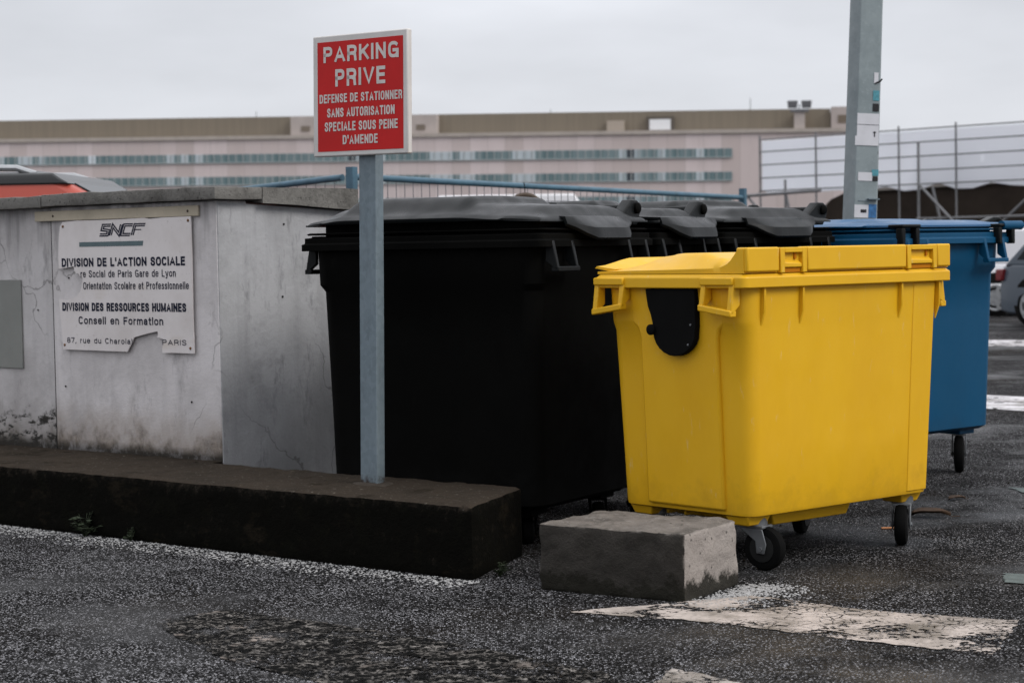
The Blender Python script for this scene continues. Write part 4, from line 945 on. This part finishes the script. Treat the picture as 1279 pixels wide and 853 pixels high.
box(bm, 5.2, 5.35, 1, 1.15, 18.9, 19.6); obj('floodlights', bm, plain('floodlight_grey', (.14, .14, .15), .6), fm)
for x, z in ((-69, .8), (-28, .5), (-1.2, 1.6)):
    bm = BM(); tube(bm, [(x, 4, 19.1), (x, 4, 19.15 + z)], .07, 5); obj('aerial', bm, mull, bld)

# ------------------------------------------------------------------ small things on the ground
stone = plain('pale_gravel', (.40, .395, .39), .8, .3, var=.5, sc=60)
def scatter(name, n, fn, mat, s0, s1):
    bm = BM()
    for _ in range(n):
        p = fn(); s = random.uniform(s0, s1); q = Matrix.Rotation(random.uniform(0, 6.28), 3, 'Z')
        dirs = [Vector((1, 0, 0)), Vector((0, 1, 0)), Vector((-1, 0, 0)), Vector((0, -1, 0))]
        r = [bm.verts.new(Vector((p[0], p[1], s * .30)) + q @ (d * s * random.uniform(.6, 1.1))) for d in dirs]
        t_ = bm.verts.new((p[0], p[1], s * .75)); b_ = bm.verts.new((p[0], p[1], -.002))
        for i in range(4):
            bm.faces.new([r[i], r[(i+1) % 4], t_]); bm.faces.new([r[(i+1) % 4], r[i], b_])
    return tag(obj(name, bm, mat), kind='stuff')
def by_kerb():
    u = random.uniform(-4.4, .05); v = -abs(random.gauss(0, .10)) - .012; p = at(u, v); return (p.x, p.y)
scatter('gravel', 2600, by_kerb, stone, .004, .0085)
def by_block():
    t = random.random(); p = Vector((.62, 7.18)) + Vector((.30, .40)) * t + Vector((.5, -.3)) * abs(random.gauss(0, .18)) + Vector((random.gauss(0, .03), random.gauss(0, .03))); return (p.x, p.y)
scatter('gravel', 1400, by_block, stone, .004, .008)

def litter():
    return (random.uniform(-2.0, 3.2), random.uniform(5.6, 12.5))
scatter('grit', 260, litter, plain('dark_grit', (.018, .014, .010), .9, .1, var=.5, sc=60), .004, .011)
leafm = plain('dead_leaf', (.055, .030, .015), .7, .3, var=.5, sc=50)
def leaf(loc, rz, size, label):
    bm = BM(); n = 9; rows = []
    for i in range(n + 1):
        t_ = i / n; w = .30 * sin(pi * min(1, t_ * 1.08)) ** .8 * (1 - .25 * t_); z = .10 * sin(pi * t_) + .015 * sin(9 * t_)
        rows.append([((t_ - .5) * size, -w * size, (z + .10) * size), ((t_ - .5) * size, 0, (z + .02) * size), ((t_ - .5) * size, w * size, (z + .12) * size)])
    vv = [[bm.verts.new(p) for p in r] for r in rows]
    for a, c in zip(vv, vv[1:]):
        for k in range(2): bm.faces.new([a[k], a[k+1], c[k+1], c[k]])
    tube(bm, [(.5 * size, 0, .02 * size), (.72 * size, .03 * size, .03 * size)], .012 * size, 5)
    o = tag(obj('leaf', bm, leafm, smooth=60, loc=loc, rz=rz), label, 'leaf'); s = o.modifiers.new('thick', 'SOLIDIFY'); s.thickness = .0012; return o
leaf((1.96, 9.35, .001), -.15, .19, 'big brown dead leaf lying on the asphalt right of the yellow bin')
leaf((2.22, 9.95, .001), .5, .11, 'small curled brown leaf on the asphalt below the blue bin')
bm = BM(); tube(bm, [(1.66, 8.98, .006), (1.72, 8.985, .006)], .005, 8); tag(obj('cigarette_butt', bm, plain('butt_orange', (.45, .20, .09), .8), smooth=40), 'orange cigarette butt on the ground behind the yellow bin wheel', 'cigarette butt')

weedm = plain('weed_green', (.022, .032, .014), .7, .3, var=.5, sc=40)
def weed(loc, n, r, label):
    w = empty('weed', loc, random.uniform(0, 6), label, 'weed'); bm = BM(); st = BM()
    for i in range(n):
        a = random.uniform(0, 6.28); e_ = random.uniform(.5, 1.3); d = Vector((cos(a) * cos(e_), sin(a) * cos(e_), sin(e_))); L_ = random.uniform(.4, 1) * r; tip = d * L_
        tube(st, [(0, 0, 0), tip * .5 + Vector((0, 0, .1 * r)), tip], .0015, 4)
        for k in range(4):
            c = tip * random.uniform(.45, 1.0); s = random.uniform(.10, .20) * r; q = Matrix.Rotation(random.uniform(0, 6.28), 3, 'Z') @ Matrix.Rotation(random.uniform(-.7, .7), 3, 'X')
            P = [c + q @ Vector(v) * s for v in ((-1, 0, 0), (0, -.5, .1), (1, 0, .05), (0, .5, .1))]
            bm.faces.new([bm.verts.new(p) for p in P])
    obj('leaves', bm, weedm, w); obj('stems', st, weedm, w)
p = at(-2.33, -.045); weed((p.x, p.y, 0), 26, .13, 'dark green weed tuft at the kerb foot, left of the notice centre')
p = at(-2.02, -.03); weed((p.x, p.y, 0), 14, .08, 'tiny weed sprig at the kerb foot, right of the bigger tuft')
p = at(-.02, .12); weed((p.x + .04, p.y, 0), 14, .07, 'small weed at the end of the kerb near the concrete block')
